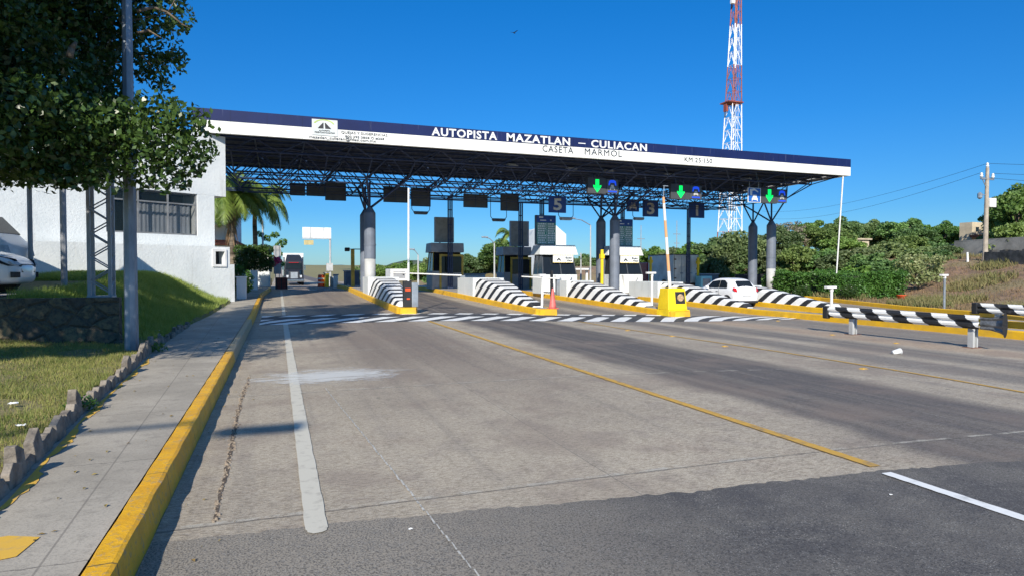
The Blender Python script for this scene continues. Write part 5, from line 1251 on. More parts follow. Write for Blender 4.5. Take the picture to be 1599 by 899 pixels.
TL = [ # kind, px, top, Y, label, crown radius
 (3,1232,334,52,'dry twiggy tree rising just right of the last column',2.6),
 (2,1262,333,56,'round green treetop right of the dry twiggy tree',2.3),
 (0,1222,352,50,'green tree crown immediately right of the last grey column',2.4),
 (1,1290,348,50,'wide green tree below the treetops left of the white corner pole',3.2),
 (0,1318,337,54,'green treetop just right of the white corner pole',2.4),
 (2,1340,334,57,'tall narrow tree behind the beige low building',2.2),
 (0,1362,342,54,'round green tree above the beige low building',2.3),
 (3,1375,344,56,'greyish twiggy tree between the two tallest bank trees',2.0),
 (2,1404,332,50,'tallest green tree in the middle of the bank',2.6),
 (0,1430,350,48,'green tree right of the tallest bank tree',2.5),
 (2,1451,345,52,'slender green tree with pale branches over the block wall left end',2.0),
 (3,1470,352,54,'sparse twiggy tree left of the utility pole gap',1.8),
 (0,1475,344,50,'small round tree left of the terracotta roof',1.9),
 (2,1497,343,52,'open branched tree just left of the utility pole',1.9),
 (1,1574,312,42,'big leafy tree immediately right of the utility pole',2.5),
 (0,1592,285,38,'dark tall tree at the right edge of the photo',3.4),
 (2,1606,300,42,'tree mostly cut off at the right photo edge',3.0),
 (1,1150,358,50,'wide green tree between the two rightmost columns and tower base',3.2),
 (0,1112,370,52,'round green tree left of the red tower foot',2.8),
 (1,1180,365,54,'green tree seen between the two rightmost columns',2.6),
 (0,1082,377,54,'low green tree above the box truck',2.6),
 (1,1055,384,60,'green tree top behind the box truck cargo box',3.2),
 (0,1025,384,66,'green tree behind the raised orange boom',3.0),
 (1,1005,388,70,'low green tree right of the fourth island booth',3.2),
 (4,1245,380,44,'bushy thicket left behind the hedge top, below the dry tree',2.6),(5,1282,385,43,'thicket bush between dry tree and white corner pole',2.4),(4,1315,368,47,'green thicket directly behind the white corner pole',2.8),
 (5,1352,392,39,'thicket bush above the right half of the hedge',2.2),(4,1418,366,44,'thicket behind the pale variegated bush, upper',2.8),(5,1452,374,43,'thicket bush upper right of the variegated bush',2.2),(4,1478,382,41,'green bush against the left end of the block wall',2.2),
 (4,1206,388,47,'green bush seen between last column and dry tree',2.4),(5,1165,392,49,'bush on the bank seen between the two right columns',2.4),(4,1128,388,50,'bush on the bank behind the light blue cabinet',2.6),(5,1100,392,52,'bush right of the box truck cargo box',2.2),
 (0,1424,340,52,'leafy tree right shoulder of the tallest bank tree',2.4),(0,1385,346,52,'leafy tree left shoulder of the tallest bank tree',2.4),(2,1305,340,55,'slim treetop touching the white corner pole left side',2.0),
 (4,1385,375,42,'bushy green tree in the thicket under the tallest bank tree',3.0),
 (4,1340,385,41,'bushy tree in front of the beige low building',3.0),
 (4,1440,385,38,'bushy green shrub tree left of the pale variegated bush',2.4),
 (4,1300,392,42,'bushy tree behind the hedge and left of the pole',2.6),
 (5,1140,410,50,'yellow green bush directly above the white car roof',2.2),
 (5,1465,402,36,'small bright green bush below the block wall left end',1.5),
 (5,1410,402,36,'small green bush left of the pale variegated bush',1.8),
 (5,1368,402,37,'thicket bush right above the clipped hedge',2.2),
 (5,1335,412,37,'small thicket bush above the middle of the hedge',1.8),
 (4,1590,345,36,'bushy dark shrub above the grey wall at right edge',2.6),
 (4,1545,362,42,'low bush along the top of the grey wall behind the pole',2.0),
]
for k, px, yt, Y, lab, w in TL: put(k, px, yt, Y, lab, w)
TL2 = [(1,935,398,88,'far green tree left of the forked column pair',4.0),(0,912,396,92,'far green tree behind the lamp post',4.2),(1,895,404,84,'far low tree right of the small white building',3.6),
 (0,780,372,84,'tall round far tree between the booths near the palm top',4.0),(2,765,385,90,'far green tree left of the tall round one',3.2),(1,745,402,90,'far low green tree right of the shaded lone booth',4.0),(0,725,396,86,'far green tree touching the lone booth right side',3.4),
 (1,665,410,95,'far green tree just left of the lone booth',3.8),(0,640,406,104,'far green tree behind the horizontal barrier arm',4.0),(1,612,410,108,'far pale green tree behind the small white trailer',4.2),(0,588,412,112,'far low tree right of the first column',4.0),(5,690,415,80,'far bush hidden behind the lone booth door',3.0),
 (1,965,396,84,'far tree right behind the forked column pair',3.6),(0,985,394,80,'far tree behind the fourth island booth roof',3.4),(5,565,410,74,'small palm-like bush right of the yellow camera post',1.4)]
for k, px, yt, Y, lab, w in TL2: put(k, px, yt, Y, lab, w)
# far wood as one mass, left part near the horizon
P = []
for i in range(2600):
    y = random.uniform(140,330); x = lerp(.22, 1.2, random.random())*y; P.append(((x,y,G(x,y)+random.uniform(.3,3.2)), 1.3))
o = leaves_mesh(clump_pts([(p, r_) for p, r_ in P], 14), .7, 'far_wood', lf_olive, None, 1.2, 0); o['kind'] = 'stuff'
P = []
for i in range(420):
    y = random.uniform(60,150); x = -2-random.random()*25-1.5; P.append(((x,y,G(x,y)+random.uniform(.2,1.2)), .7))
o = leaves_mesh(clump_pts(P, 60), .22, 'roadside_scrub', lf_mid, None, 1.4, 0); o['kind'] = 'stuff'
# pale bush, hedge
b0 = gnd(1436,452); r = thing('variegated_bush', 'large pale green variegated bush beside the brown slope', 'bush', tuple(b0))
cs = []
for i in range(46):
    px = random.uniform(1402,1472); py = random.uniform(402,440)+max(0,(1420-px))*.25; p = atY(px,py,b0.y+random.uniform(-.8,1.5)); cs.append((tuple(p-b0),.42))
leaves_mesh(clump_pts(cs, 420), .12, 'foliage', lf_pale, r, 1.5, 0); MB().path([(0,0,-.2),(0,.2,1.0)],[.08,.05],6).tube((0,0,0),(.5,.2,1.2),.04,n=5).tube((0,0,0),(-.5,0,1.1),.04,n=5).build('stem', bark, r)
hr = thing('clipped_hedge', 'clipped dark green hedge along the far plaza kerb', 'hedge', (35,33,0)); P = []
def hpt():
    # rounded box hedge: local frame between corners
    u, v, w = random.random(), random.random(), random.random(); f = random.random()
    if f < .40: w = 1-random.random()*.05
    elif f < .68: v = random.random()*.05
    elif f < .9: u = random.random()*.04 
    else: u = 1-random.random()*.05
    x = 32.9+u*5.0+v*.6; y = 30.6-u*.9+v*7.2; z = -.1+w*(1.55+.28*hsh(x*1.3,y*1.1)+.10*hsh(x*4,y*4)); x += (w-.5)*.25*hsh(y*3,z*3)+.22*hsh(y*1.7,x*1.1); y += .25*hsh(x*1.9,z*2)
    e = (1-w)*.0+.0; return (x+random.gauss(0,.09), y+random.gauss(0,.09), z+random.gauss(0,.04))
P = np.array([hpt() for i in range(26000)]); leaves_mesh(P, .10, 'foliage', lf_hedge, hr, 1.4, 0, off=(35,33,0))
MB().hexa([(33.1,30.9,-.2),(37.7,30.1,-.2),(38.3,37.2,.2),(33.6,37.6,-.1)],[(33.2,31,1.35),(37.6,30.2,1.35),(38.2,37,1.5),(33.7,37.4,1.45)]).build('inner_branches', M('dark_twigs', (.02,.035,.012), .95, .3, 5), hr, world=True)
for px, lab in ((1325,'small clipped dark shrub standing before the hedge, right one'),(1252,'small clipped dark shrub at hedge left corner')):
    p = gnd(px, 468); o = thing('small_shrub', lab, 'shrub', tuple(p), 'small shrubs before the hedge'); leaves_mesh(clump_pts([((0,0,.6),.5),((.3,0,.4),.4),((-.3,0,.45),.4)], 5200), .06, 'foliage', lf_dark, o, 1.4, 0); MB().tube((0,0,-.1),(0,0,.5),.04,n=6).build('stem', bark, o)
# ------------------------------------------------------------------ palms
def palm(label, x, y, h, R_, nf, seed, skirt=False, tr_=.17):
    st_ = random.getstate(); random.seed(seed); r = thing('palm_tree', label, 'palm', (x,y,gz(0,y)+.2), 'palms beside the left kerb')
    m = MB(); pts = [(0.0,0,-.2),(.05,0,h*.35),(.0,.05,h*.7),(.02,0,h)]; m.path(pts, [tr_*1.3,tr_,tr_*.9,tr_*.75], 10); m.build('trunk', palmbark, r, True)
    m = MB()
    for k in range(nf):
        a = 2*math.pi*k/nf+random.uniform(-.25,.25); el = random.uniform(-.1,1.35); L = R_*random.uniform(.85,1.1); prev = Vector((0,0,h)); d = Vector((math.cos(a)*math.cos(el),math.sin(a)*math.cos(el),math.sin(el))); side = Vector((-math.sin(a),math.cos(a),0)); ns_ = 12; pts_ = [prev.copy()]
        for s in range(ns_):
            d = (d+Vector((0,0,-.10-.03*s))).normalized() if s else d; prev = prev+d*L/ns_; pts_.append(prev.copy())
        m.path([tuple(p) for p in pts_], [.03*(1-s/(ns_+1))+.006 for s in range(ns_+1)], 4)
        for s in range(1, ns_*4):
            t = s/(ns_*4); i = min(ns_-1, int(t*ns_)); p = pts_[i].lerp(pts_[i+1], t*ns_-i); fd = (pts_[i+1]-pts_[i]).normalized(); ll = L*.30*math.sin(math.pi*min(1,t*.9+.12))+.08
            for sg in (-1,1):
                dr = (side*sg*.8+fd*.5+Vector((0,0,-.35-random.random()*.5))).normalized(); q = p+dr*ll; wv = fd*.042
                m.add([p-wv, p+wv, q+wv*.3+Vector((0,0,-.05))], [(0,1,2)])
    m.build('fronds', lf_palm, r)
    if skirt:
        m = MB()
        for i in range(90):
            a = random.uniform(0,6.28); z = random.uniform(h*.5,h*.95); p = Vector((math.cos(a)*.17,math.sin(a)*.17,z)); q = p+Vector((math.cos(a)*.25,math.sin(a)*.25,-random.uniform(.5,1.0))); m.add([p+Vector((.04,.03,0)),p-Vector((.04,.03,0)),q], [(0,1,2)])
        m.build('dead_skirt', M('dead_frond', (.33,.22,.13), .9, .3, 4), r)
    random.setstate(st_)
palm('nearer palm with brown skirt beside the white office corner', -2.75, 44.8, 5.9, 3.3, 36, 3, True, .2)
palm('taller farther palm leaning over the sidewalk end', -1.45, 47.5, 6.0, 3.2, 34, 5, False, .17)
palm('palm squeezed behind the nearest palm by the wall', -4.3, 46.0, 5.6, 3.0, 26, 8, False, .17)
q = atY(797,362,78); palm('lone far coconut palm top above the trees between booths', q.x, 78, q.z-.6, 2.6, 11, 9, False, .15)
# ------------------------------------------------------------------ left background beyond the office
hb = thing('tiled_house', 'shadowed white house with red tiled eave behind the palms', 'house', (-5.5,52,0)); 
MB().box(-10,-2.6,49.7,60,.3,3.5).box(-10,-2.9,50.1,60,3.9,7.3).build('walls', wallwhite, hb, world=True)
MB().hexa([(-10,49.1,3.52),(-2.1,49.1,3.52),(-2.1,60,3.52),(-10,60,3.52)],[(-10,50.0,3.88),(-2.8,50.0,3.88),(-2.8,60,3.88),(-10,60,3.88)]).build('tile_eave', terracotta, hb, world=True)
MB().box(-4.6,-3.2,49.64,49.698,.5,2.6).box(-7.6,-5.4,49.64,49.698,.9,2.6).build('window', glassd, hb, world=True); MB().box(-2.598,-2.55,51,53,.6,2.7).build('door', blackp, hb, world=True)
MB().box(-5.2,-3.6,49.2,50.09,4.9,5.05).box(-5.2,-3.6,49.2,49.26,5.052,5.7).build('balcony', white, hb, world=True)
for lab, px, py, w_, h_, Y in (('short white garden wall stub nearest the office corner',377,470,.42,1.0,32.4),('small white garden wall stub by the potted shrub',397,455,.4,1.1,41),('white low wall beside the palms, under the dark shrub',405,450,1.3,1.9,46.0)):
    p = atY(px,py,Y); o = thing('garden_wall', lab, 'wall', (p.x,Y,gz(-1,Y)+.18), 'white garden wall stubs'); MB().box(-w_/2,w_/2,0,.6 if w_ < 1 else 3,0,h_).build('wall', wallwhite, o, bevel=.02); MB().box(-w_/2-.03,w_/2+.03,-.03,.63 if w_ < 1 else 3.03,h_+.002,h_+.06).build('coping', white, o)
def shrub(label, px, py, Y, cs, mat, ls=.07, per=2400, name='shrub'):
    p = atY(px,py,Y); z = gz(-1,Y)+.15 if p.x < 20 else G(p.x,Y); o = thing(name, label, 'shrub', (p.x,Y,z)); leaves_mesh(clump_pts(cs, per), ls, 'foliage', mat, o, 1.5, 0); MB().tube((0,0,-.05),(0,0,.6),.035,n=6).build('stem', bark, o); return o
shrub('bright green leafy shrub right behind the low white wall end', 372,450,34,[((0,0,.7),.55),((.25,0,1.1),.4),((-.3,.2,1.2),.5),((.3,-.1,.5),.4),((0,0,1.4),.3)], lf_hedge)
shrub('dark dense shrub under the palms', 396,425,43,[((x,0,z),.5) for x in (-.7,-.2,.3,.7) for z in (1.4,1.9,2.4)]+[((.9,0,1.6),.4)], lf_dark, .08)
shrub('potted plant with reddish pot beside the garden stub', 388,452,38,[((0,0,.6),.28),((.1,0,.85),.22)], lf_mid, .06)
shrub('magenta bougainvillea beside the grey sign backs', 422,425,50,[((0,0,2.0),.42),((.45,0,1.85),.38),((.1,0,1.6),.35)], leafmat('magenta_bract', (.42,.02,.14), (.60,.06,.25), 2, .3), .08, name='bougainvillea')
shrub('tall leafy banana-like shrub behind the grey sign backs', 424,420,62,[((x,0,z),.42) for x, z in ((-1,4.6),(-.4,4.2),(.3,4.5),(.7,3.6),(.6,2.8),(.8,1.9),(.2,3.2),(-.6,3.4),(1.0,3.9))], lf_mid, .16, 500)
for i, (px0, px1, lab) in enumerate(((410,425,'left of two grey gridded sign backs beyond the sidewalk'),(427,439,'right of two grey gridded sign backs beyond the sidewalk'))):
    a = atY(px0,384,52+i*3); b_ = atY(px1,425 if i == 0 else 428,52+i*3); o = thing('sign_back', lab, 'road sign', ((a.x+b_.x)/2,52+i*3,gz(0,52)+.1), 'grey backs of roadside signs'); w_ = (b_.x-a.x)/2; z = o.location.z
    MB().box(-w_,w_,0,.05,b_.z-z,a.z-z).build('panel', booths, o); m = MB()
    for x in (-w_*.5,w_*.5): m.box(x-.03,x+.03,-.07,-.004,0,a.z-z)
    for k in range(4): m.box(-w_,w_,-.04,-.004,lerp(b_.z,a.z,k/4+.1)-z,lerp(b_.z,a.z,k/4+.1)-z+.04)
    m.build('frame', galv, o)
p = gnd(440,456, gz); r = thing('red_bin', 'dark red crate bin at the end of the left kerb', 'bin', (p.x,44.8,gz(0,44.8)))
MB().box(-.38,.38,0,.5,.05,.82).build('bin', M('dark_red', (.16,.03,.025), .7, .3, 6), r, bevel=.02); m = MB()
for x in (-.3,0,.3): m.box(x-.03,x+.03,-.02,-.003,.08,.8)
m.build('slats', blackp, r)
# cantilever sign beyond the plaza
a = atY(472,355,70); b_ = atY(517,372,70); r = thing('cantilever_sign', 'white three-panel cantilever sign on a thin post beyond the plaza', 'road sign', (b_.x-.1,70,gz(3,70)))
MB().box(a.x-b_.x+.1,.1,-.1,0,b_.z-r.location.z,a.z-r.location.z).build('panel', signwhite, r)
m = MB(); L = b_.x-a.x
for k in (.28,.74): m.box(-L+.1+L*k-.03,-L+.1+L*k+.03,-.13,-.101,b_.z-r.location.z-.15,a.z-r.location.z)
m.box(-L+.1,.1,-.1,.0,b_.z-r.location.z-.13,b_.z-r.location.z-.004).tube((0,.05,0),(0,.05,a.z-r.location.z),.1,n=8); m.box(-.4,.25,-.2,.3,1.6,2.4).box(-.2,.2,-.1,.3,0,.9); m.build('post', colwhite, r)
MB().box(-L+.25,-L+1.2,-.12,-.05,b_.z-r.location.z-.75,b_.z-r.location.z-.25).build('small_panel', M('yellowish_label', (.5,.42,.2), .6), r)
# drums, delineators, camera post
def drum(label, px, py, Y, s=1.0):
    p = atY(px,py,Y); o = thing('traffic_drum', label, 'traffic drum', (p.x,Y,gz(p.x,Y)), 'orange traffic drums'); MB().lathe((0,0,0), ((.32*s,0),(.30*s,.08),(.27*s,.95*s),(.22*s,1.0*s)), 14).build('drum', orange, o, True)
    m = MB(); 
    for z in (.3,.62): m.lathe((0,0,0), ((.30*s,z*s),(.288*s,z*s+.12)), 14)
    m.build('band', signwhite, o)
drum('orange drum beyond the plaza left of the white sensor kiosk', 502,452,54); drum('small red drum seen right of the first column', 573,415,48,.9) if False else None
r = thing('camera_post', 'yellow post with black camera arm left of the first column', 'camera post', (*atY(551,452,43)[:2], gz(4,43)+.1)); t = atY(551,390,43).z-r.location.z
MB().box(-.11,.11,-.11,.11,0,t).build('post', yellowd, r); MB().box(0,1.2,-.03,.03,t,t+.06).box(-.45,0.1,-.04,.04,t,t+.05).build('arm', blackp, r); MB().box(-.5,-.2,-.25,.15,t-.12,t+.12).build('camera', blackp, r, bevel=.03)
def fbox(label, name, cat, px0, px1, py0, py1, Y, D, mat, part='body', group=None, extra=None):
    a = atY(px0,py0,Y); b_ = atY(px1,py1,Y); z0 = min(b_.z, a.z-.1); o = thing(name, label, cat, ((a.x+b_.x)/2,Y,z0), group); w_ = (b_.x-a.x)/2; h_ = a.z-z0
    MB().box(-w_,w_,0,D,0,h_).build(part, mat, o, bevel=min(.03,w_*.2)); 
    if extra: extra(o, w_, h_, D)
    return o
def cap(o, w, h, D): MB().box(-w-.05,w+.05,-.05,D+.05,h+.002,h+.09).build('top_cap', booths, o)
def cabx(o, w, h, D): MB().box(-w*.7,w*.7,-.02,-.003,h*.2,h*.8).build('door', booths, o); MB().box(w*.4,w*.55,-.05,-.021,h*.45,h*.55).build('handle', blackp, o)
fbox('grey blue equipment wall between yellow camera post and white plinth','equipment_wall','wall',540,562,424,453,46,1.5,M('blue_grey_wall',(.13,.15,.20),.7,.15),extra=cap)
fbox('thin white post left of the grey blue equipment wall','kiosk_post','post',521,528,430,452,50,.3,white,extra=cap)
fbox('yellow block on the far island beside the orange drum','yellow_block','block',509,514,427,450,52,2.5,yellowc,extra=cap)
fbox('small white kiosk cabinet under the cantilever sign','kiosk','kiosk',516,521,432,450,53,.6,booths,extra=cabx)
fbox('small white box trailer seen behind the first striped wedge','box_trailer','trailer',610,637,420,438,60,3,white,extra=cabx)
# small far white island after booths: white plinth blocks
fbox('white stepped low wall behind the second island wedge','low_wall','wall',722,758,429,440,48,.4,wallwhite,extra=cap)
# column 1 neighbour : red/white vertical marker
r = thing('marker_pole', 'thin orange and white marker pole right of the first column', 'marker pole', (*atY(585,450,40)[:2], gz(6,40)+.2)); MB().tube((0,0,0),(-.05,0,3.6),.05,.04,8).build('pole', boomor, r)
fbox('red cabinet right of the first column behind the white block','red_cabinet','cabinet',578,586,414,434,41.5,.4,orange,extra=cabx)
# white buildings behind booth 3
wb = thing('white_gable_building', 'white gabled building with stepped side behind the third island booth', 'building', (*atY(880,430,62)[:2],0)); 
A = lambda px, py: atY(px,py,62)
m = MB(); pts = [A(850,430),A(850,356),A(868,352),A(884,366),A(884,406),A(890,406),A(890,430)]; m.poly([tuple(p) for p in pts], 6, 'y'); m.build('walls', wallwhite, wb, world=True)
m = MB(); a, b_ = A(868,420), A(916,422); m.box(a.x,b_.x,61,63,a.z-.1,a.z+.08); m.box(b_.x-.3,b_.x-.1,61.5,61.7,0,a.z); m.build('entrance_slab', white, wb, world=True)
MB().box(A(893,424).x-1.5,A(900,424).x,61.9,62.5,0,A(893,424).z-.15).build('lower_room', booths, wb, world=True)
# yellow clearance posts
for lab, px, py0, py1, Y in (('yellow clearance post left of the fourth island booth',940,390,450,36.2),('yellow post at the left corner of the box truck',1016,401,450,43.0),('yellow post at the right corner of the box truck',1090,402,432,43.2)):
    a = atY(px,py0,Y); z = ztop(a.x,Y) if a.x < 28 else gz(28,Y); o = thing('yellow_post', lab, 'post', (a.x,Y,z), 'yellow clearance posts'); MB().box(-.08,.08,-.08,.08,0,a.z-z).build('post', yellowc, o, bevel=.03); MB().box(-.13,.13,-.12,.12,(a.z-z)*.8,(a.z-z)*.9).build('collar', yellowc, o)
fbox('light blue water cabinet between box truck and white hatchback','water_cabinet','cabinet',1095,1112,431,452,42.5,.8,lightblue,extra=cabx)
fbox('dark grey container behind the light blue cabinet','container','container',1086,1122,429,456,43.8,1.8,M('container_grey',(.13,.15,.18),.6,.15),extra=cap)
o = fbox('long low white wall with shaded upper part painted black behind the last columns','shade_topped_wall','wall',1122,1238,447,458,45.0,.3,wallwhite); a = atY(1186,428,45.0); b_ = atY(1240,447,45.0)
MB().box(a.x-o.location.x-2.4,b_.x-o.location.x,.02,.28,b_.z-o.location.z+.004,a.z-o.location.z).build('painted_shade', blackp, o)  # black panel stands for the shadowed zone above the white wall
fbox('dark grey booth wall and pale blue van shape between fourth booth and box truck','parked_pickup','vehicle',1024-12,1030,425,448,46,3,M('dark_red_panel',(.18,.04,.04),.5,.15)) if False else None
# ------------------------------------------------------------------ right side background
p = gnd(1408,466); r = thing('red_bucket', 'red plastic bucket on grass at the right end of the hedge', 'bucket', tuple(p)); MB().lathe((0,0,0), ((.22,-.1),(.29,.2),(.31,.21),(.31,.24)), 16).build('bucket', orange, r, True); MB().path([(-.28,0,.22),(-.15,0,.36),(.15,0,.36),(.28,0,.22)],.012,5).build('handle', blackp, r)
# utility pole
up = thing('utility_pole', 'concrete utility pole with crossarm and white box on the bank', 'utility pole', tuple(gnd(1538,408))); Yp = up.location.y; tz = atY(1542,262,Yp); lx = tz.x-up.location.x; hh = tz.z-up.location.z
MB().tube((0,0,-.3),(lx,0,hh),.18,.11,10).build('pole', M('pole_concrete', (.42,.36,.29), .9, .2, 2), up)
sc_ = Yp/50.; m = MB(); za = atY(1540,281,Yp).z-up.location.z; xa_ = lx*.9; m.box(xa_-1.05*sc_,xa_+1.05*sc_,-.06,.06,za,za+.14)
m.tube((xa_-.75*sc_,.0,za-.0),(xa_,0,za-.7),.03,n=5); m.build('crossarm', galv, up); m = MB()
for dx in (-.95,.95,0): m.lathe((xa_+dx*sc_,0,za+.14 if dx else hh), ((.05,0),(.12,.1),(.07,.2),(.1,.28),(.03,.36)), 8)
m.build('insulator', white, up); MB().box(xa_+.1,xa_+.75,-.2,.2,atY(1545,324,Yp).z-up.location.z,atY(1545,310,Yp).z-up.location.z).build('meter_box', white, up, bevel=.03)
MB().lathe((xa_-.75,0,atY(1533,305,Yp).z-up.location.z), ((.05,-.3),(.16,-.2),(.16,.1),(.05,.2)), 8).box(xa_-.75,xa_,-.03,.03,atY(1533,305,Yp).z-up.location.z,atY(1533,305,Yp).z-up.location.z+.05).build('fuse_cutout', galv, up)
def wire(label, a, b_, sag, r_=.012):
    m = MB(); pts = [tuple(Vector(a).lerp(Vector(b_), t/24)-Vector((0,0,sag*4*(t/24)*(1-t/24)))) for t in range(25)]; m.path(pts, r_, 4); tag(m.build('overhead_wire', blackp), label, 'wire', 'overhead wires')
U = up.location
wire('overhead wire highest on the pole going left', (U.x+lx,Yp,U.z+hh+.3), atY(1190,330,95), 1.2); wire('overhead wire from crossarm left insulator going left', (U.x+xa_-.95*sc_,Yp,U.z+za+.5), atY(1190,340,95), 1.4)
wire('overhead wire highest on the pole leaving the photo right', (U.x+lx,Yp,U.z+hh+.3), (U.x+40,Yp-14,U.z+hh+2), .8); wire('overhead wire from crossarm leaving the photo right', (U.x+xa_+.95*sc_,Yp,U.z+za+.5), (U.x+40,Yp-16,U.z+za+1.5), .8)
wire('overhead wire from crossarm centre leaving the photo right, lowest', (U.x+xa_,Yp,U.z+za+.15), (U.x+40,Yp-12,U.z+za+.6), .9)
# block wall
a = atY(1490,378,40.5); b_ = atY(1660,372,31.5); wl_ = thing('block_wall', 'long grey concrete block wall on top of the brown slope', 'wall', tuple(a)); n = Vector((b_.x-a.x,b_.y-a.y,0)); z0 = G(a.x,a.y)-.6
nn_ = Vector((-n.y,n.x,0)).normalized()*.2
MB().hexa([(a.x,a.y,z0),(b_.x,b_.y,z0-.3),(b_.x+nn_.x,b_.y+nn_.y,z0-.3),(a.x+nn_.x,a.y+nn_.y,z0)],[(a.x,a.y,a.z),(b_.x,b_.y,a.z+.1),(b_.x+nn_.x,b_.y+nn_.y,a.z+.1),(a.x+nn_.x,a.y+nn_.y,a.z)]).build('wall', blockwall, wl_, world=True)
m = MB(); m.hexa([(a.x-.02,a.y-.05,a.z+.004),(b_.x,b_.y-.05,a.z+.104),(b_.x+nn_.x,b_.y+nn_.y,a.z+.104),(a.x+nn_.x,a.y+nn_.y,a.z+.004)],[(a.x-.02,a.y-.05,a.z+.08),(b_.x,b_.y-.05,a.z+.18),(b_.x+nn_.x,b_.y+nn_.y,a.z+.18),(a.x+nn_.x,a.y+nn_.y,a.z+.08)]); m.build('coping', blockwall, wl_, world=True)
Yq = gnd(1545,411).y; a = atY(1540,393,Yq); b_ = atY(1660,391,Yq-6); lw = thing('stone_low_wall', 'dark rough stone wall below the block wall at right', 'wall', tuple(a)); m = MB(); z0 = G(a.x,a.y)-.4; k = 0; n_ = 26
for k in range(n_):
    p = Vector(a).lerp(Vector(b_), k/n_); q = Vector(a).lerp(Vector(b_), (k+1)/n_); h_ = a.z+random.uniform(-.1,.12); m.hexa([(p.x,p.y-.25,z0-.3),(q.x,q.y-.25,z0-.3),(q.x,q.y+.2,z0-.3),(p.x,p.y+.2,z0-.3)],[(p.x,p.y-.2,h_),(q.x,q.y-.2,h_),(q.x,q.y+.15,h_),(p.x,p.y+.15,h_)])
m.build('stones', M('dark_rubble', (.13,.12,.11), .95, .5, 1.8, .8, 7, col2=(.05,.05,.045)), lw, world=True)
for px, py, lab in ((1448,402,'short white marker stub left of the utility pole base'),):
    p = gnd(1511-0,409); o = thing('marker_stub', lab, 'marker', tuple(p)); MB().tube((0,0,-.1),(-.05,0,.7),.08,.07,8).build('stub', white, o)
def house(label, px0, px1, py0, py1, Y, roof):
    a = atY(px0,py0,Y); b_ = atY(px1,py1,Y); z0 = G(a.x,Y)-.5; o = thing('beige_house', label, 'house', (a.x,Y,z0)); W_ = b_.x-a.x; t = a.z-z0
    MB().box(0,W_,0,1.3,0,t).build('walls', beige, o); MB().box(W_*.3,W_*.55,-.02,-.003,t-1.0,t-.5).build('window', glassd, o)
    if roof: MB().box(-.4,W_*.75,-.9,-.03,t-1.6,t-1.35).build('tile_roof', terracotta, o)
    else: MB().box(-.2,W_+.2,-.2,1.5,t+.002,t+.15).build('parapet', beige, o)
house('low beige building right of the white corner pole among the trees', 1309,1357,374,384,49,False)
house('beige house with terracotta eave left of the utility pole', 1518,1537,347,362,46,True)
house('low beige shed just left of the grey block wall', 1466,1506,383,390,50,False)
# radio tower
tw = thing('radio_tower', 'red and white lattice radio tower behind the canopy', 'radio tower', tuple(atY(1138,390,95)[:2])+(1.5,)); T = tw.location
topc = atY(1152,-30,95); segs = ((1.5,'r'),(atY(1140,362,95).z,'w'),(atY(1145,165,95).z,'r'),(atY(1149,104,95).z,'w'),(atY(1150,40,95).z,'r'),(topc.z+6,'r'))
def tc_(z): t = (z-1.5)/(topc.z-1.5); c = Vector((T.x,T.y,0)).lerp(Vector((topc.x-.15,topc.y,0)), t); return c, lerp(1.62, .50, t)
mats = {'r': redsteel, 'w': whitesteel}
for (z0, c), (z1, _) in zip(segs, segs[1:]):
    m = MB(); n = max(2, round((z1-z0)/2.3)); z_ = [lerp(z0,z1,i/n) for i in range(n+1)]
    for za_, zb_ in zip(z_, z_[1:]):
        ca, ra = tc_(za_); cb, rb = tc_(zb_); K = ((-1,-1),(1,-1),(1,1),(-1,1)); Pa = [Vector((ca.x+i*ra,ca.y+j*ra,za_)) for i, j in K]; Pb = [Vector((cb.x+i*rb,cb.y+j*rb,zb_)) for i, j in K]
        for i in range(4):
            m.tube(Pa[i],Pb[i],.10,n=6); j = (i+1)%4; m.tube(Pa[i],Pa[j],.04,n=4,cap=False)
            mm_ = (Pb[i]+Pb[j])/2; m.tube(Pa[i],mm_,.05,n=4,cap=False); m.tube(Pa[j],mm_,.05,n=4,cap=False)
        for dx in (-.25,.25): m.tube((ca.x+dx,ca.y-ra,za_),(cb.x+dx,cb.y-rb,zb_),.04,n=4,cap=False)
        m.tube((ca.x-.25,ca.y-ra,za_),(ca.x+.25,ca.y-ra,za_),.03,n=4); m.tube((ca.x-.25,ca.y-ra,(za_+zb_)/2),(ca.x+.25,ca.y-ra,(za_+zb_)/2),.03,n=4)
    m.build('tower_section', mats[c], tw, world=True)
zp = atY(1147,162,95).z; c, rr_ = tc_(zp); MB().box(c.x-rr_-1.0,c.x+rr_+.2,c.y-rr_-.3,c.y+rr_+.3,zp-.1,zp+.1).box(c.x-rr_-.9,c.x-rr_-.5,c.y-.4,c.y+.4,zp-1.6,zp-.3).build('platform', redsteel, tw, world=True)
MB().box(topc.x-1.6,topc.x-.9,94.5,95,atY(1145,4,95).z-.4,atY(1145,4,95).z+.5).build('antenna', white, tw, world=True)
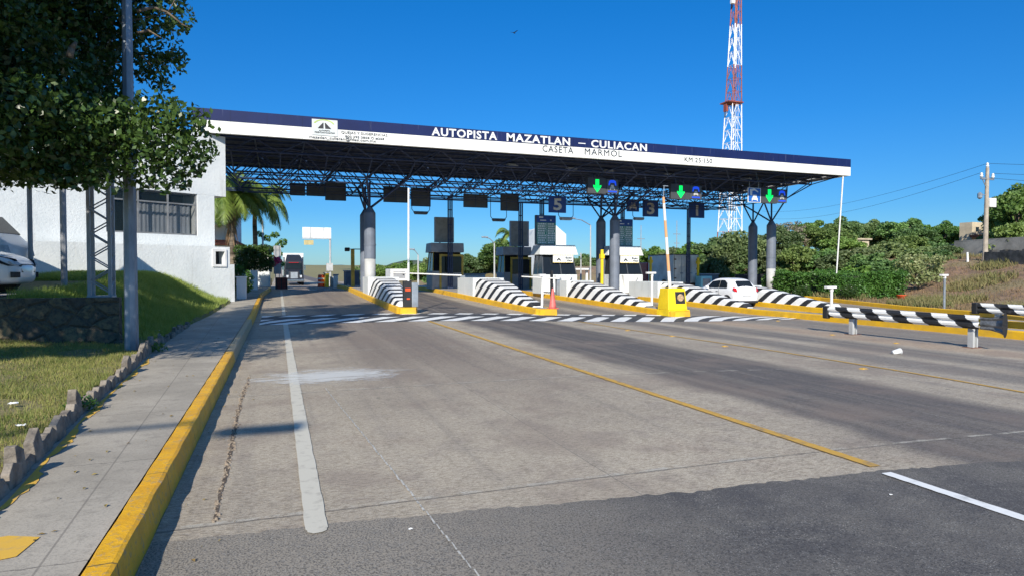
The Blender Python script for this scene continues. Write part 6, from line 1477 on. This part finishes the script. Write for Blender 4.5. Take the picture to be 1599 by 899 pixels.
# far street lamps and poles
def farlamp(label, px, pyt, pyb, Y, armpx):
    p = atY(px,pyb,Y); q = atY(px,pyt,Y); o = thing('street_lamp', label, 'street lamp', (p.x,Y,gz(10,Y)), 'slim street lamps behind the plaza'); h_ = q.z-o.location.z
    MB().tube((0,0,0),(0,0,h_),.10*Y/60,.06*Y/60,8).build('pole', colwhite, o)
    if armpx:
        a = atY(armpx,pyt-10,Y).x-p.x; MB().path([(0,0,h_),(a*.5,0,h_+.5),(a,0,h_+.62)],.05,6).build('arm', galv, o); MB().box(a-.35,a+.35,-.12,.12,h_+.56,h_+.72).build('lamp_head', galv, o, bevel=.04)
farlamp('slim street lamp with curved arm between the booths right of the white gable', 922,352,438,58,893); farlamp('slim street lamp with curved arm right of the lone booth', 772,380,435,66,757)
farlamp('thin lamp post between first wedge and lone booth', 653,398,432,75,643); farlamp('short white pole behind the third island cushion', 907,395,438,52,None)
farlamp('thin tall pole left of the cantilever sign beyond the palms', 411,345,440,56,None)
for px, t, lab in ((1001,352,'thin antenna mast far behind the fourth booth'),(1057,345,'thin antenna mast left of the radio tower')):
    p = atY(px,t,120); o = thing('antenna_mast', lab, 'mast', (p.x,120,1), 'far antenna masts'); MB().tube((0,0,0),(0,0,p.z-1),.12,.06,6).build('mast', M('far_mast_grey', (.35,.33,.33), .7), o); MB().box(-.9,.9,-.05,.05,p.z-4,p.z-3.85).box(-.7,.7,-.05,.05,p.z-6,p.z-5.85).build('crossbars', galv, o)
# bird
p = atY(803,52,45); r = thing('bird', 'small dark bird gliding high in the blue sky', 'bird', tuple(p), rz=.6)
MB().lathe((0,0,0), ((.0,-.05),(.04,-.02),(.045,.02),(.0,.05)), 8).hexa([(-.2,-.02,0),(.12,-.02,0),(.12,.03,0),(-.2,.03,0)],[(-.1,-.01,.04),(.16,-.01,.03),(.14,.02,.03),(-.1,.02,.04)]).add([(-.05,0,.03),(.06,0,.03),(.0,.34,.12),(-.08,.3,.11),(.0,-.34,.12),(-.08,-.3,.11)], [(0,1,2,3),(0,1,4,5)]).build('body', blackp, r)
for k in range(6):
    if k not in used: bpy.data.objects.remove(protos[k])
print('objects', len(bpy.data.objects))
